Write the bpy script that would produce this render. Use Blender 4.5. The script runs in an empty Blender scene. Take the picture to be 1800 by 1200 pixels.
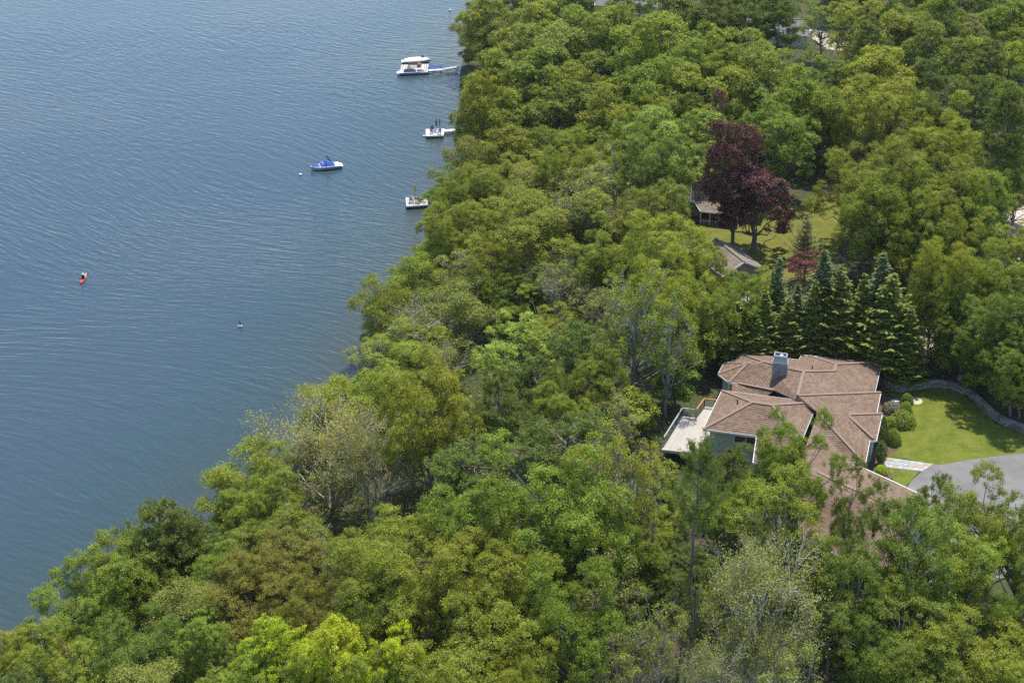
import bpy, bmesh, math, random
import numpy as np
from mathutils import Vector, Matrix

random.seed(7)
RNG = np.random.default_rng(7)
R = math.radians

# ------------------------------------------------------------------ camera model
# drone picture with upright verticals: a shifted lens, horizon above the frame
FPX, PITCH, YH, CH = 2700.0, R(16), -700.0, 100.0
YPP = YH + FPX * math.tan(PITCH)

def ray(x, y):
    u = (x - 900) / FPX; v = (y - YPP) / FPX
    return np.array([u, math.cos(PITCH) - v * math.sin(PITCH), -math.sin(PITCH) - v * math.cos(PITCH)])
def at(x, y, z=0.0):                     # photo pixel -> point on the level z
    d = ray(x, y); t = (z - CH) / d[2]
    return Vector((d[0] * t, d[1] * t, z))
def proj(p):                             # point -> photo pixel, pixels per metre
    z = p[2] - CH
    dep = p[1] * math.cos(PITCH) - z * math.sin(PITCH)
    dn = -p[1] * math.sin(PITCH) - z * math.cos(PITCH)
    return 900 + FPX * p[0] / dep, YPP + FPX * dn / dep, FPX / dep

scene = bpy.context.scene
COL = scene.collection
cam_d = bpy.data.cameras.new('camera')
cam = bpy.data.objects.new('camera', cam_d); COL.objects.link(cam)
cam_d.sensor_fit = 'HORIZONTAL'; cam_d.sensor_width = 36.0
cam_d.lens = FPX / 1800 * 36.0
cam_d.shift_y = -(600 - YPP) / 1800
cam_d.clip_start = 1.0; cam_d.clip_end = 6000
cam.location = (0, 0, CH); cam.rotation_euler = (R(90) - PITCH, 0, 0)
scene.camera = cam

# ------------------------------------------------------------------ sky, sun, exposure
SUN_EL, SUN_AZ = R(69), R(22)            # high summer sun behind the house, a little to the right
w = bpy.data.worlds.new('World'); scene.world = w; w.use_nodes = True
nt = w.node_tree; bg = nt.nodes['Background']
sky = nt.nodes.new('ShaderNodeTexSky'); sky.sky_type = 'NISHITA'; sky.sun_disc = False
sky.sun_elevation = SUN_EL; sky.sun_rotation = SUN_AZ; sky.air_density = 1.0; sky.dust_density = 0.3; sky.ozone_density = 1.6
nt.links.new(sky.outputs[0], bg.inputs[0]); bg.inputs[1].default_value = 0.15
sd = bpy.data.lights.new('sun', 'SUN'); sd.energy = 3.6; sd.angle = R(0.5); sd.color = (1.0, 0.95, 0.87)
sun = bpy.data.objects.new('sun', sd); COL.objects.link(sun)
sv = Vector((math.sin(SUN_AZ) * math.cos(SUN_EL), math.cos(SUN_AZ) * math.cos(SUN_EL), math.sin(SUN_EL)))
sun.rotation_euler = (-sv).to_track_quat('-Z', 'Y').to_euler(); sun.location = sv * 300
scene.view_settings.view_transform = 'Standard'; scene.view_settings.look = 'None'
scene.view_settings.exposure = 0.60; scene.view_settings.gamma = 1.0
scene.render.engine = 'CYCLES'
scene.cycles.max_bounces = 6; scene.cycles.diffuse_bounces = 3; scene.cycles.glossy_bounces = 3
scene.cycles.transmission_bounces = 3; scene.cycles.use_denoising = False

# ------------------------------------------------------------------ helpers
WORLD = set()                             # things whose parts are written in world coordinates
def link(o, parent=None):
    COL.objects.link(o)
    if parent is not None:
        o.parent = parent
        if parent.name in WORLD: o.matrix_parent_inverse = Matrix.Translation(-parent.location)
    return o
def tag(o, label=None, cat=None, group=None, kind=None):
    if label: o['label'] = label
    if cat: o['category'] = cat
    if group: o['group'] = group
    if kind: o['kind'] = kind
    return o
def empty(name, loc, rz=0.0, world=False, **kw):
    o = bpy.data.objects.new(name, None); o.empty_display_size = 0.3
    o.location = loc; o.rotation_euler = (0, 0, rz); link(o)
    if world: WORLD.add(o.name)
    return tag(o, **kw)

class MB:                                 # collects polygons, builds ONE mesh object
    def __init__(s): s.v = []; s.f = []; s.uv = None
    def poly(s, pts):
        b = len(s.v); s.v += [tuple(p) for p in pts]; s.f.append(tuple(range(b, b + len(pts)))); return s
    def box(s, c, d, rz=0.0, taper=1.0):
        cx, cy, cz = c; dx, dy, dz = d[0] / 2, d[1] / 2, d[2] / 2; b = len(s.v); cs, sn = math.cos(rz), math.sin(rz)
        for k, t in ((-1, 1.0), (1, taper)):
            for i, j in ((-1, -1), (1, -1), (1, 1), (-1, 1)):
                x, y = i * dx * t, j * dy * t
                s.v.append((cx + x * cs - y * sn, cy + x * sn + y * cs, cz + k * dz))
        s.f += [tuple(b + q for q in f) for f in ((3, 2, 1, 0), (4, 5, 6, 7), (0, 1, 5, 4), (1, 2, 6, 5), (2, 3, 7, 6), (3, 0, 4, 7))]
        return s
    def tube(s, path, rad, n=6, cap=True):
        path = [Vector(p) for p in path]; rad = rad if hasattr(rad, '__len__') else [rad] * len(path); rings = []
        for i, p in enumerate(path):
            t = (path[min(i + 1, len(path) - 1)] - path[max(i - 1, 0)]).normalized()
            a = t.cross(Vector((0, 0, 1)) if abs(t.z) < .9 else Vector((1, 0, 0))).normalized(); c = t.cross(a)
            b = len(s.v)
            for k in range(n):
                q = 2 * math.pi * k / n; s.v.append(tuple(p + a * math.cos(q) * rad[i] + c * math.sin(q) * rad[i]))
            rings.append(b)
        for r0, r1 in zip(rings, rings[1:]):
            for k in range(n): s.f.append((r0 + k, r0 + (k + 1) % n, r1 + (k + 1) % n, r1 + k))
        if cap:
            s.f.append(tuple(rings[0] + k for k in reversed(range(n)))); s.f.append(tuple(rings[-1] + k for k in range(n)))
        return s
    def bar(s, a, b, w_, h_):             # rectangular bar between two points
        a = Vector(a); b = Vector(b); t = (b - a).normalized()
        side = t.cross(Vector((0, 0, 1)))
        side = side.normalized() if side.length > 1e-4 else Vector((1, 0, 0)); up = side.cross(t).normalized()
        n = len(s.v)
        for p in (a, b):
            for i, j in ((-1, -1), (1, -1), (1, 1), (-1, 1)): s.v.append(tuple(p + side * i * w_ / 2 + up * j * h_ / 2))
        s.f += [tuple(n + q for q in f) for f in ((3, 2, 1, 0), (4, 5, 6, 7), (0, 1, 5, 4), (1, 2, 6, 5), (2, 3, 7, 6), (3, 0, 4, 7))]
        return s
    def prism(s, pts, z0, z1):
        n = len(s.v); k = len(pts)
        s.v += [(p[0], p[1], z0) for p in pts] + [(p[0], p[1], z1) for p in pts]
        s.f.append(tuple(n + i for i in reversed(range(k)))); s.f.append(tuple(n + k + i for i in range(k)))
        for i in range(k): j = (i + 1) % k; s.f.append((n + i, n + j, n + k + j, n + k + i))
        return s
    def lathe(s, prof, c=(0, 0, 0), n=10):
        rings = []
        for r_, z in prof:
            b = len(s.v); rings.append(b)
            for k in range(n): q = 2 * math.pi * k / n; s.v.append((c[0] + r_ * math.cos(q), c[1] + r_ * math.sin(q), c[2] + z))
        for r0, r1 in zip(rings, rings[1:]):
            for k in range(n): s.f.append((r0 + k, r0 + (k + 1) % n, r1 + (k + 1) % n, r1 + k))
        s.f.append(tuple(rings[0] + k for k in reversed(range(n)))); s.f.append(tuple(rings[-1] + k for k in range(n)))
        return s
    def build(s, name, mat, parent=None, smooth=False, recalc=True):
        me = bpy.data.meshes.new(name); me.from_pydata(s.v, [], s.f)
        if recalc:
            bm = bmesh.new(); bm.from_mesh(me); bmesh.ops.recalc_face_normals(bm, faces=bm.faces); bm.to_mesh(me); bm.free()
        if smooth: me.polygons.foreach_set('use_smooth', [True] * len(me.polygons))
        me.materials.append(mat); me.update()
        return link(bpy.data.objects.new(name, me), parent)

def mesh_np(name, V, Q, mat=None, tint=None, smooth=False):
    me = bpy.data.meshes.new(name); n = len(Q)
    me.vertices.add(len(V)); me.vertices.foreach_set('co', np.asarray(V, np.float32).ravel())
    me.loops.add(n * 4); me.loops.foreach_set('vertex_index', np.asarray(Q, np.int32).ravel())
    me.polygons.add(n); me.polygons.foreach_set('loop_start', np.arange(0, n * 4, 4, dtype=np.int32))
    if smooth: me.polygons.foreach_set('use_smooth', np.ones(n, bool))
    if tint is not None:
        a = me.attributes.new('tint', 'FLOAT', 'POINT'); a.data.foreach_set('value', np.asarray(tint, np.float32))
    me.update(calc_edges=True)
    if mat: me.materials.append(mat)
    return me

# ------------------------------------------------------------------ materials
class N:
    def __init__(s, name):
        s.m = bpy.data.materials.new(name); s.m.use_nodes = True; s.t = s.m.node_tree
        s.b = s.t.nodes['Principled BSDF']; s.out = s.t.nodes['Material Output']
    def n(s, typ, **kw):
        x = s.t.nodes.new(typ)
        for k, v in kw.items():
            if k.startswith('i_'):
                key = k[2:]; key = int(key) if key.isdigit() else key.replace('_', ' ')
                x.inputs[key].default_value = v
            else: setattr(x, k, v)
        return x
    def l(s, a, b): s.t.links.new(a, b)
    def ramp(s, fac, stops):
        r_ = s.n('ShaderNodeValToRGB'); e = r_.color_ramp.elements
        while len(e) < len(stops): e.new(0.5)
        for i, (p, c) in enumerate(stops): e[i].position = p; e[i].color = (*c, 1)
        s.l(fac, r_.inputs[0]); return r_.outputs[0]
    def noise(s, scale, detail=3, rough=.55, vec=None, **kw):
        x = s.n('ShaderNodeTexNoise', **kw); x.inputs['Scale'].default_value = scale
        x.inputs['Detail'].default_value = detail; x.inputs['Roughness'].default_value = rough
        if vec is not None: s.l(vec, x.inputs['Vector'])
        return x.outputs['Fac']
    def bump(s, h, strength, dist=.05):
        b = s.n('ShaderNodeBump'); b.inputs['Strength'].default_value = strength; b.inputs['Distance'].default_value = dist
        s.l(h, b.inputs['Height']); s.l(b.outputs[0], s.b.inputs['Normal'])
    def pos(s): return s.n('ShaderNodeNewGeometry').outputs['Position']
    def obj(s): return s.n('ShaderNodeTexCoord').outputs['Object']

def plain(name, c, rough=.6, var=.12, scale=3.0, metal=0.0, bump=0.15, spec=.4, pieces=0.0):
    k = N(name); o = k.obj(); f = k.noise(scale, 4, vec=o)
    k.l(k.ramp(f, [(.25, tuple(x * (1 - var) for x in c)), (.75, tuple(min(1, x * (1 + var)) for x in c))]), k.b.inputs['Base Color'])
    if pieces:                            # stones and boards differ from piece to piece
        src = k.b.inputs['Base Color'].links[0].from_socket; oi = k.n('ShaderNodeObjectInfo'); mp = k.n('ShaderNodeMapRange'); mp.inputs['To Min'].default_value = 1 - pieces; mp.inputs['To Max'].default_value = 1 + pieces
        k.l(oi.outputs['Random'], mp.inputs['Value']); hs = k.n('ShaderNodeHueSaturation'); k.l(mp.outputs[0], hs.inputs['Value']); k.l(src, hs.inputs['Color']); k.l(hs.outputs[0], k.b.inputs['Base Color'])
    k.b.inputs['Roughness'].default_value = rough; k.b.inputs['Metallic'].default_value = metal
    k.b.inputs['Specular IOR Level'].default_value = spec
    if bump: k.bump(k.noise(scale * 12, 3, vec=o), bump, .02)
    return k.m

def leafmat(name, dark, mid, light, trans=.6, rough=.5, spec=.13):
    k = N(name)
    a = k.n('ShaderNodeAttribute', attribute_name='tint'); oi = k.n('ShaderNodeObjectInfo')
    c = k.ramp(a.outputs['Fac'], [(0.0, dark), (.55, mid), (1.0, light)])
    hsv = k.n('ShaderNodeHueSaturation')
    def mr(lo, hi, src):
        m_ = k.n('ShaderNodeMapRange'); m_.inputs['To Min'].default_value = lo; m_.inputs['To Max'].default_value = hi; k.l(src, m_.inputs['Value']); return m_.outputs[0]
    sc = k.n('ShaderNodeMath', operation='FRACT'); ml = k.n('ShaderNodeMath', operation='MULTIPLY', i_1=7.31)
    k.l(oi.outputs['Random'], ml.inputs[0]); k.l(ml.outputs[0], sc.inputs[0])
    k.l(mr(.485, .508, oi.outputs['Random']), hsv.inputs['Hue']); k.l(mr(.88, 1.14, sc.outputs[0]), hsv.inputs['Value'])
    hsv.inputs['Saturation'].default_value = 1.0
    k.l(c, hsv.inputs['Color']); k.l(hsv.outputs[0], k.b.inputs['Base Color'])
    k.b.inputs['Roughness'].default_value = rough; k.b.inputs['Specular IOR Level'].default_value = spec
    # a leaf reflects and transmits: both add up
    tr = k.n('ShaderNodeBsdfTranslucent'); tc = k.n('ShaderNodeMix', data_type='RGBA', blend_type='MULTIPLY'); tc.inputs['Factor'].default_value = 1
    tc.inputs['B'].default_value = (trans * 1.05, trans, trans * .6, 1); k.l(hsv.outputs[0], tc.inputs['A']); k.l(tc.outputs['Result'], tr.inputs[0])
    ad = k.n('ShaderNodeAddShader'); k.l(k.b.outputs[0], ad.inputs[0]); k.l(tr.outputs[0], ad.inputs[1]); k.l(ad.outputs[0], k.out.inputs[0])
    return k.m

M = {}
#                    dark                 mid                   light
LEAFMID = dict(oak=(.135, .190, .036), olive=(.150, .186, .034), yellow=(.166, .212, .038), blue=(.130, .180, .042), dark=(.100, .150, .034), maple=(.160, .226, .056), bright=(.132, .205, .044),
    lime=(.235, .320, .030), locust=(.165, .220, .042), pale=(.170, .206, .074), grey=(.192, .214, .100), bronze=(.146, .162, .040), yellowsparse=(.225, .265, .050), brown=(.140, .158, .075),
    pine=(.112, .158, .062), whitepine=(.112, .158, .055), spruce=(.150, .190, .060), bluespruce=(.122, .168, .110), greypine=(.190, .205, .115), shrub=(.120, .185, .034), under=(.120, .150, .040))
LEAFMID = {k: (c[0] * 1.17, c[1] * 1.09, c[2] * .60) for k, c in LEAFMID.items()}
LEAF = {k: (tuple(v * .60 for v in c), c, (c[0] * 1.48, c[1] * 1.34, c[2] * 1.35)) for k, c in LEAFMID.items()}
LEAF.update(purple=((.056, .027, .021), (.098, .046, .035), (.160, .084, .064)), red=((.090, .026, .026), (.160, .048, .050), (.235, .092, .090)),
            pink=((.070, .110, .030), (.260, .085, .100), (.420, .180, .200)), rhodo=((.080, .115, .045), (.180, .180, .110), (.360, .280, .240)))
for k_, (a_, b_, c_) in LEAF.items():
    M['leaf_' + k_] = leafmat('leaf_' + k_, a_, b_, c_, trans=.5 if 'pine' in k_ or 'spruce' in k_ else .62)
M['bark'] = plain('bark', (.19, .165, .135), .9, .4, 2.5, bump=.5)
M['bark_grey'] = plain('bark_grey', (.32, .30, .265), .9, .35, 2.5, bump=.4)
M['bark_pale'] = plain('bark_pale', (.44, .42, .365), .9, .3, 2.5, bump=.4)
M['bark_pine'] = plain('bark_pine', (.21, .165, .130), .9, .35, 2.5, bump=.5)

def ground_mat():
    k = N('forest_floor'); p = k.pos()
    a = k.noise(.25, 5, .6, p); b = k.noise(2.2, 5, .65, p)
    c = k.ramp(b, [(.25, (.040, .034, .020)), (.5, (.085, .066, .040)), (.72, (.16, .12, .078)), (.9, (.25, .19, .13))])
    g = k.ramp(b, [(.3, (.030, .042, .012)), (.6, (.070, .086, .024)), (.9, (.13, .13, .05))])
    mx = k.n('ShaderNodeMix', data_type='RGBA'); m_ = k.ramp(a, [(.36, (0, 0, 0)), (.52, (1, 1, 1))])
    k.l(m_, mx.inputs['Factor']); k.l(c, mx.inputs['A']); k.l(g, mx.inputs['B'])
    k.l(mx.outputs['Result'], k.b.inputs['Base Color']); k.b.inputs['Roughness'].default_value = .95
    k.bump(k.noise(5, 6, .7, p), .8, .2); return k.m
M['ground'] = ground_mat()

def lawn_mat(name, a, b, c, dry):
    k = N(name); p = k.pos()
    n1 = k.noise(.5, 5, .65, p); n2 = k.noise(6, 5, .75, p); n3 = k.noise(.9, 5, .7, p)
    ad = k.n('ShaderNodeMath', operation='ADD'); mu = k.n('ShaderNodeMath', operation='MULTIPLY', i_1=.5)
    k.l(n1, ad.inputs[0]); k.l(n2, ad.inputs[1]); k.l(ad.outputs[0], mu.inputs[0])
    mx = k.n('ShaderNodeMix', data_type='RGBA'); k.l(k.ramp(n3, [(.56, (0, 0, 0)), (.72, (.8, .8, .8))]), mx.inputs['Factor'])
    k.l(k.ramp(mu.outputs[0], [(.38, a), (.5, b), (.62, c)]), mx.inputs['A']); mx.inputs['B'].default_value = (*dry, 1)
    k.l(mx.outputs['Result'], k.b.inputs['Base Color'])
    k.b.inputs['Roughness'].default_value = .9; k.b.inputs['Specular IOR Level'].default_value = .1
    k.bump(k.noise(18, 4, .75, p), .9, .12); return k.m
M['lawn'] = lawn_mat('lawn_grass', (.105, .145, .020), (.172, .202, .028), (.240, .248, .046), (.285, .262, .088))
M['lawn2'] = lawn_mat('cottage_grass', (.115, .135, .024), (.175, .180, .034), (.225, .215, .055), (.27, .23, .09))
M['mulch'] = plain('mulch', (.13, .085, .06), .95, .5, 6, bump=.8)
M['sand'] = plain('sand_patch', (.52, .46, .32), .95, .25, 4, bump=.4)
M['gravel'] = plain('pale_gravel', (.52, .44, .36), .95, .3, 3, bump=.5)

def asphalt_mat():
    k = N('asphalt'); p = k.pos(); a = k.noise(.35, 4, .6, p); b = k.noise(40, 3, .7, p)
    c1 = k.ramp(a, [(.35, (.175, .165, .155)), (.65, (.25, .235, .22))]); c2 = k.ramp(b, [(.3, (.7, .7, .7)), (.7, (1.1, 1.1, 1.1))])
    mx = k.n('ShaderNodeMix', data_type='RGBA', blend_type='MULTIPLY'); mx.inputs['Factor'].default_value = 1
    k.l(c1, mx.inputs['A']); k.l(c2, mx.inputs['B']); k.l(mx.outputs['Result'], k.b.inputs['Base Color'])
    k.b.inputs['Roughness'].default_value = .85; k.bump(b, .3, .02); return k.m
M['asphalt'] = asphalt_mat()

def water_mat():
    k = N('lake_water'); p = k.pos()
    warp = k.n('ShaderNodeTexNoise'); warp.inputs['Scale'].default_value = .012; warp.inputs['Detail'].default_value = 1
    k.l(p, warp.inputs['Vector'])
    sub = k.n('ShaderNodeVectorMath', operation='SUBTRACT'); sub.inputs[1].default_value = (.5, .5, .5); k.l(warp.outputs['Color'], sub.inputs[0])
    scl = k.n('ShaderNodeVectorMath', operation='SCALE'); scl.inputs['Scale'].default_value = 46; k.l(sub.outputs[0], scl.inputs[0])
    add = k.n('ShaderNodeVectorMath', operation='ADD'); k.l(p, add.inputs[0]); k.l(scl.outputs[0], add.inputs[1])
    def waves(rz, lx, ly, scale, det):       # turn first, then stretch along the crest
        mp = k.n('ShaderNodeMapping', vector_type='TEXTURE'); mp.inputs['Rotation'].default_value = (0, 0, -rz); mp.inputs['Scale'].default_value = (lx, ly, 1)
        k.l(add.outputs[0], mp.inputs['Vector']); return k.noise(scale, det, .55, mp.outputs[0])
    w1 = waves(R(36), 4.5, .95, 1.0, 2)      # ripple crests
    w2 = waves(R(20), 1.6, .5, 1.0, 3)        # short chop
    gust = k.noise(.011, 3, .55, p)
    m1 = k.n('ShaderNodeMath', operation='MULTIPLY', i_1=.36); k.l(w2, m1.inputs[0])
    s = k.n('ShaderNodeMath', operation='ADD'); k.l(w1, s.inputs[0]); k.l(m1.outputs[0], s.inputs[1])
    g = k.n('ShaderNodeMapRange'); g.inputs['From Min'].default_value = .3; g.inputs['From Max'].default_value = .7
    g.inputs['To Min'].default_value = .45; g.inputs['To Max'].default_value = 1.25; k.l(gust, g.inputs['Value'])
    hgt = k.n('ShaderNodeMath', operation='MULTIPLY'); k.l(s.outputs[0], hgt.inputs[0]); k.l(g.outputs[0], hgt.inputs[1])
    b = k.n('ShaderNodeBump'); b.inputs['Strength'].default_value = 1.0; b.inputs['Distance'].default_value = .20
    k.l(hgt.outputs[0], b.inputs['Height']); k.l(b.outputs[0], k.b.inputs['Normal'])
    sh = k.n('ShaderNodeAttribute', attribute_name='tint')
    k.l(k.ramp(sh.outputs['Fac'], [(0, (.046, .075, .096)), (.6, (.040, .070, .082)), (.9, (.042, .066, .066)), (1, (.054, .064, .052))]), k.b.inputs['Base Color'])
    k.b.inputs['Roughness'].default_value = .10; k.b.inputs['IOR'].default_value = 1.333
    return k.m
M['water'] = water_mat()

def shingle_mat(name, c, var=.22):
    k = N(name); uv = k.n('ShaderNodeUVMap').outputs[0]
    br = k.n('ShaderNodeTexBrick'); k.l(uv, br.inputs['Vector'])
    br.inputs['Scale'].default_value = 1; br.inputs['Brick Width'].default_value = .42; br.inputs['Row Height'].default_value = .28
    br.inputs['Mortar Size'].default_value = .006; br.inputs['Bias'].default_value = 0
    br.inputs['Color1'].default_value = (*[x * (1 - var) for x in c], 1); br.inputs['Color2'].default_value = (*[x * (1 + var) for x in c], 1)
    br.inputs['Mortar'].default_value = (*[x * .55 for x in c], 1)
    nz = k.noise(.35, 4, .6, k.pos()); nf = k.noise(18, 3, .6, k.pos())
    sm = k.n('ShaderNodeMath', operation='ADD'); k.l(nz, sm.inputs[0]); k.l(nf, sm.inputs[1])
    ad = k.n('ShaderNodeMath', operation='MULTIPLY', i_1=.5); k.l(sm.outputs[0], ad.inputs[0])
    mx = k.n('ShaderNodeMix', data_type='RGBA', blend_type='MULTIPLY'); mx.inputs['Factor'].default_value = 1
    k.l(br.outputs['Color'], mx.inputs['A']); k.l(k.ramp(ad.outputs[0], [(.35, (.8, .8, .8)), (.65, (1.1, 1.1, 1.1))]), mx.inputs['B'])
    k.l(mx.outputs['Result'], k.b.inputs['Base Color']); k.b.inputs['Roughness'].default_value = .92; k.b.inputs['Specular IOR Level'].default_value = .2
    k.bump(nf, .25, .03); return k.m
M['shingle'] = shingle_mat('brown_shingle', (.222, .152, .106))
M['shingle_tan'] = shingle_mat('tan_shingle', (.25, .205, .155))
M['shingle_grey'] = shingle_mat('grey_shingle', (.26, .235, .235))
M['cap'] = plain('ridge_cap_shingle', (.275, .188, .142), .9, .12, 5, bump=.3)
M['cap_tan'] = plain('ridge_cap_tan', (.22, .18, .13), .9, .12, 5)
M['white'] = plain('white_trim', (.78, .78, .76), .5, .04, 3, bump=.05)
M['siding'] = plain('sage_siding', (.47, .50, .40), .7, .06, 2)
M['siding_grey'] = plain('grey_siding', (.36, .36, .35), .7, .08, 2)
M['siding_tan'] = plain('tan_siding', (.36, .31, .24), .7, .08, 2)
M['glass'] = plain('window_glass', (.03, .04, .05), .08, .2, 1, bump=0, spec=.6)
M['screen'] = plain('porch_screen', (.022, .024, .026), .6, .2, 2, bump=0)
M['stone'] = plain('chimney_stone', (.33, .33, .335), .9, .4, 3, bump=.6)
M['wallstone'] = plain('wall_stone', (.26, .24, .205), .9, .35, 2, bump=.6, pieces=0.4)
M['capmetal'] = plain('painted_cap', (.42, .46, .49), .6, .06, 3)
M['dark'] = plain('dark_metal', (.035, .035, .038), .5, .2, 3)
M['steel'] = plain('grey_steel', (.32, .33, .34), .4, .1, 4, metal=.5)
M['board'] = plain('pale_deck_board', (.47, .42, .36), .7, .1, 2, pieces=0.07)
M['orange'] = plain('orange_wood', (.55, .22, .07), .6, .15, 3)
M['railgrey'] = plain('grey_rail', (.40, .39, .37), .6, .1, 3)
M['mortar'] = plain('path_mortar', (.30, .29, .26), .9, .15, 3)
M['bluestone'] = plain('bluestone', (.40, .405, .385), .8, .12, 1.5, pieces=0.14)
M['sandstone'] = plain('sandstone', (.44, .33, .22), .8, .12, 1.5)
M['greyplank'] = plain('grey_dock_plank', (.50, .475, .44), .85, .14, 2, pieces=0.14)
M['whiteplank'] = plain('white_dock_plank', (.74, .74, .73), .7, .06, 2, pieces=0.14)
M['float'] = plain('dark_float', (.06, .058, .05), .7, .3, 2)
M['floatbrown'] = plain('brown_float', (.15, .10, .065), .7, .3, 2)
M['gel'] = plain('white_gelcoat', (.80, .80, .79), .25, .03, 2, bump=0)
M['hullgrey'] = plain('grey_hull_band', (.33, .36, .40), .3, .05, 2, bump=0)
M['hullblue'] = plain('blue_hull_band', (.10, .24, .46), .3, .08, 2, bump=0)
M['bluecanvas'] = plain('blue_canvas', (.020, .085, .42), .8, .2, 2, bump=.4)
M['navy'] = plain('navy_canvas', (.012, .03, .085), .8, .2, 2)
M['creamcanvas'] = plain('cream_canvas', (.78, .75, .70), .8, .06, 2, bump=.3)
M['bluepaint'] = plain('blue_paint', (.015, .09, .52), .45, .1, 2)
M['greencanvas'] = plain('green_canvas', (.008, .075, .062), .8, .2, 2)
M['yellowcanvas'] = plain('yellow_canvas', (.62, .40, .10), .8, .15, 2)
M['chairgrey'] = plain('grey_chair', (.20, .20, .19), .6, .15, 3)
M['brownwood'] = plain('brown_wood', (.30, .19, .11), .7, .2, 3)
M['redplastic'] = plain('red_kayak', (.66, .055, .05), .35, .06, 2, bump=0)
M['orangeplastic'] = plain('orange_bow', (.80, .32, .12), .35, .06, 2, bump=0)
M['skin'] = plain('skin', (.48, .29, .20), .6, .06, 3, bump=0)
M['blackcloth'] = plain('black_vest', (.012, .013, .022), .8, .2, 3)
M['bird'] = plain('black_feather', (.018, .018, .016), .6, .2, 5)
M['buoy'] = plain('white_buoy', (.74, .70, .64), .4, .06, 3, bump=0)
M['car'] = plain('silver_car', (.55, .58, .62), .25, .04, 2, metal=.3, bump=0)
M['yellowpaint'] = plain('bill_yellow', (.55, .36, .06), .6, .1, 3)

# ------------------------------------------------------------------ shore and terrain
SHORE_PX = [(1150, -420), (960, -160), (850, -20), (832, 50), (806, 130), (812, 180), (822, 250), (800, 330), (786, 390), (764, 440), (700, 530), (650, 610), (640, 690),
            (582, 748), (490, 845), (405, 920), (350, 975), (245, 1050), (125, 1130), (0, 1215), (-160, 1330), (-420, 1480)]
SHORE = np.array([at(x, y)[:2] for x, y in SHORE_PX])
WPOLY = np.vstack([SHORE, [[-900, 40], [-1600, 300], [-1600, 2500], [400, 2500]]])

def pip(P, poly):
    P = np.atleast_2d(P); x, y = P[:, 0], P[:, 1]; ins = np.zeros(len(P), bool); j = len(poly) - 1
    for i in range(len(poly)):
        xi, yi = poly[i][0], poly[i][1]; xj, yj = poly[j][0], poly[j][1]
        if yi != yj: ins ^= ((yi > y) != (yj > y)) & (x < (xj - xi) * (y - yi) / (yj - yi) + xi)
        j = i
    return ins
def dist_poly(P, pts, closed=False):
    P = np.atleast_2d(P); d = np.full(len(P), 1e9); n = len(pts)
    for i in range(n if closed else n - 1):
        a = np.array(pts[i][:2], float); b = np.array(pts[(i + 1) % n][:2], float); ab = b - a
        t = np.clip(((P - a) @ ab) / (ab @ ab), 0, 1); d = np.minimum(d, np.linalg.norm(P - a - t[:, None] * ab, axis=1))
    return d
def sstep(x): x = np.clip(x, 0, 1); return x * x * (3 - 2 * x)

PADZ, PADZ2 = 10.0, 11.2
PAD1 = [tuple(at(x, y, PADZ)[:2]) for x, y in [(1215, 1010), (1205, 760), (1262, 660), (1400, 640), (1543, 664), (1566, 678), (1610, 680), (1665, 678), (1697, 688), (1722, 706), (1742, 726), (1765, 743), (1860, 772), (2300, 800), (2300, 1100), (1700, 1100)]]
PAD2 = [tuple(at(x, y, PADZ2)[:2]) for x, y in [(1190, 500), (1195, 380), (1300, 345), (1440, 335), (1530, 340), (1525, 470), (1440, 510), (1300, 510)]]
def terrain(P):
    P = np.atleast_2d(np.asarray(P, float)); d = dist_poly(P, SHORE); wat = pip(P, WPOLY); d = np.where(wat, -d, d)
    x, y = P[:, 0], P[:, 1]
    nz = .5 * np.sin(x * .11 + 1.3) * np.cos(y * .083 + .4) + .35 * np.sin(x * .23 + y * .19) + .2 * np.sin(x * .51 - y * .43)
    base = np.where(d < 0, np.maximum(.16 * d - .05, -4), .1 + 10.4 * sstep(d / 44) + np.minimum(.02 * np.maximum(d - 40, 0), 4) + nz * sstep(d / 20) * .9)
    for pad, pz, bw in ((PAD1, PADZ, 1.6), (PAD2, PADZ2, 6.0)):
        ins = pip(P, pad); dd = dist_poly(P, pad, True); wgt = np.where(ins, 1.0, 1 - sstep(dd / bw))
        base = np.where(d > 0, base * (1 - wgt) + pz * wgt, base)
    return base
def tz(x, y): return float(terrain([[x, y]])[0])
def on_ground(px, py):                   # pixel -> point on the terrain
    z = 9.0
    for _ in range(12): p = at(px, py, z); z = .5 * z + .5 * tz(p.x, p.y)
    p = at(px, py, z); return Vector((p.x, p.y, tz(p.x, p.y)))

def grid(name, xs, ys, zf, mat, tint=None):
    X, Y = np.meshgrid(xs, ys); P = np.stack([X.ravel(), Y.ravel()], 1); Z = zf(P)
    V = np.column_stack([P, Z]); nx, ny = len(xs), len(ys)
    i = (np.arange(ny - 1)[:, None] * nx + np.arange(nx - 1)[None]).ravel()
    Q = np.stack([i, i + 1, i + nx + 1, i + nx], 1)
    me = mesh_np(name, V, Q, mat, None if tint is None else tint(P), smooth=True)
    return tag(link(bpy.data.objects.new(name, me)), kind='structure')
def ax(lo, hi, step, lo2, hi2, step2):
    return np.unique(np.concatenate([np.arange(lo2, lo, step2), np.arange(lo, hi + .1, step), np.arange(hi + step2, hi2, step2)]))
ground = grid('ground', ax(-70, 170, 1.6, -1000, 1200, 40), ax(95, 440, 1.6, -60, 1800, 40), terrain, M['ground'])
lake = grid('lake', ax(-160, 60, 4, -1500, 500, 60), ax(90, 460, 4, -60, 2400, 60), lambda P: np.zeros(len(P)), M['water'],
            tint=lambda P: 1 - sstep(dist_poly(P, SHORE) / 42))

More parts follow.
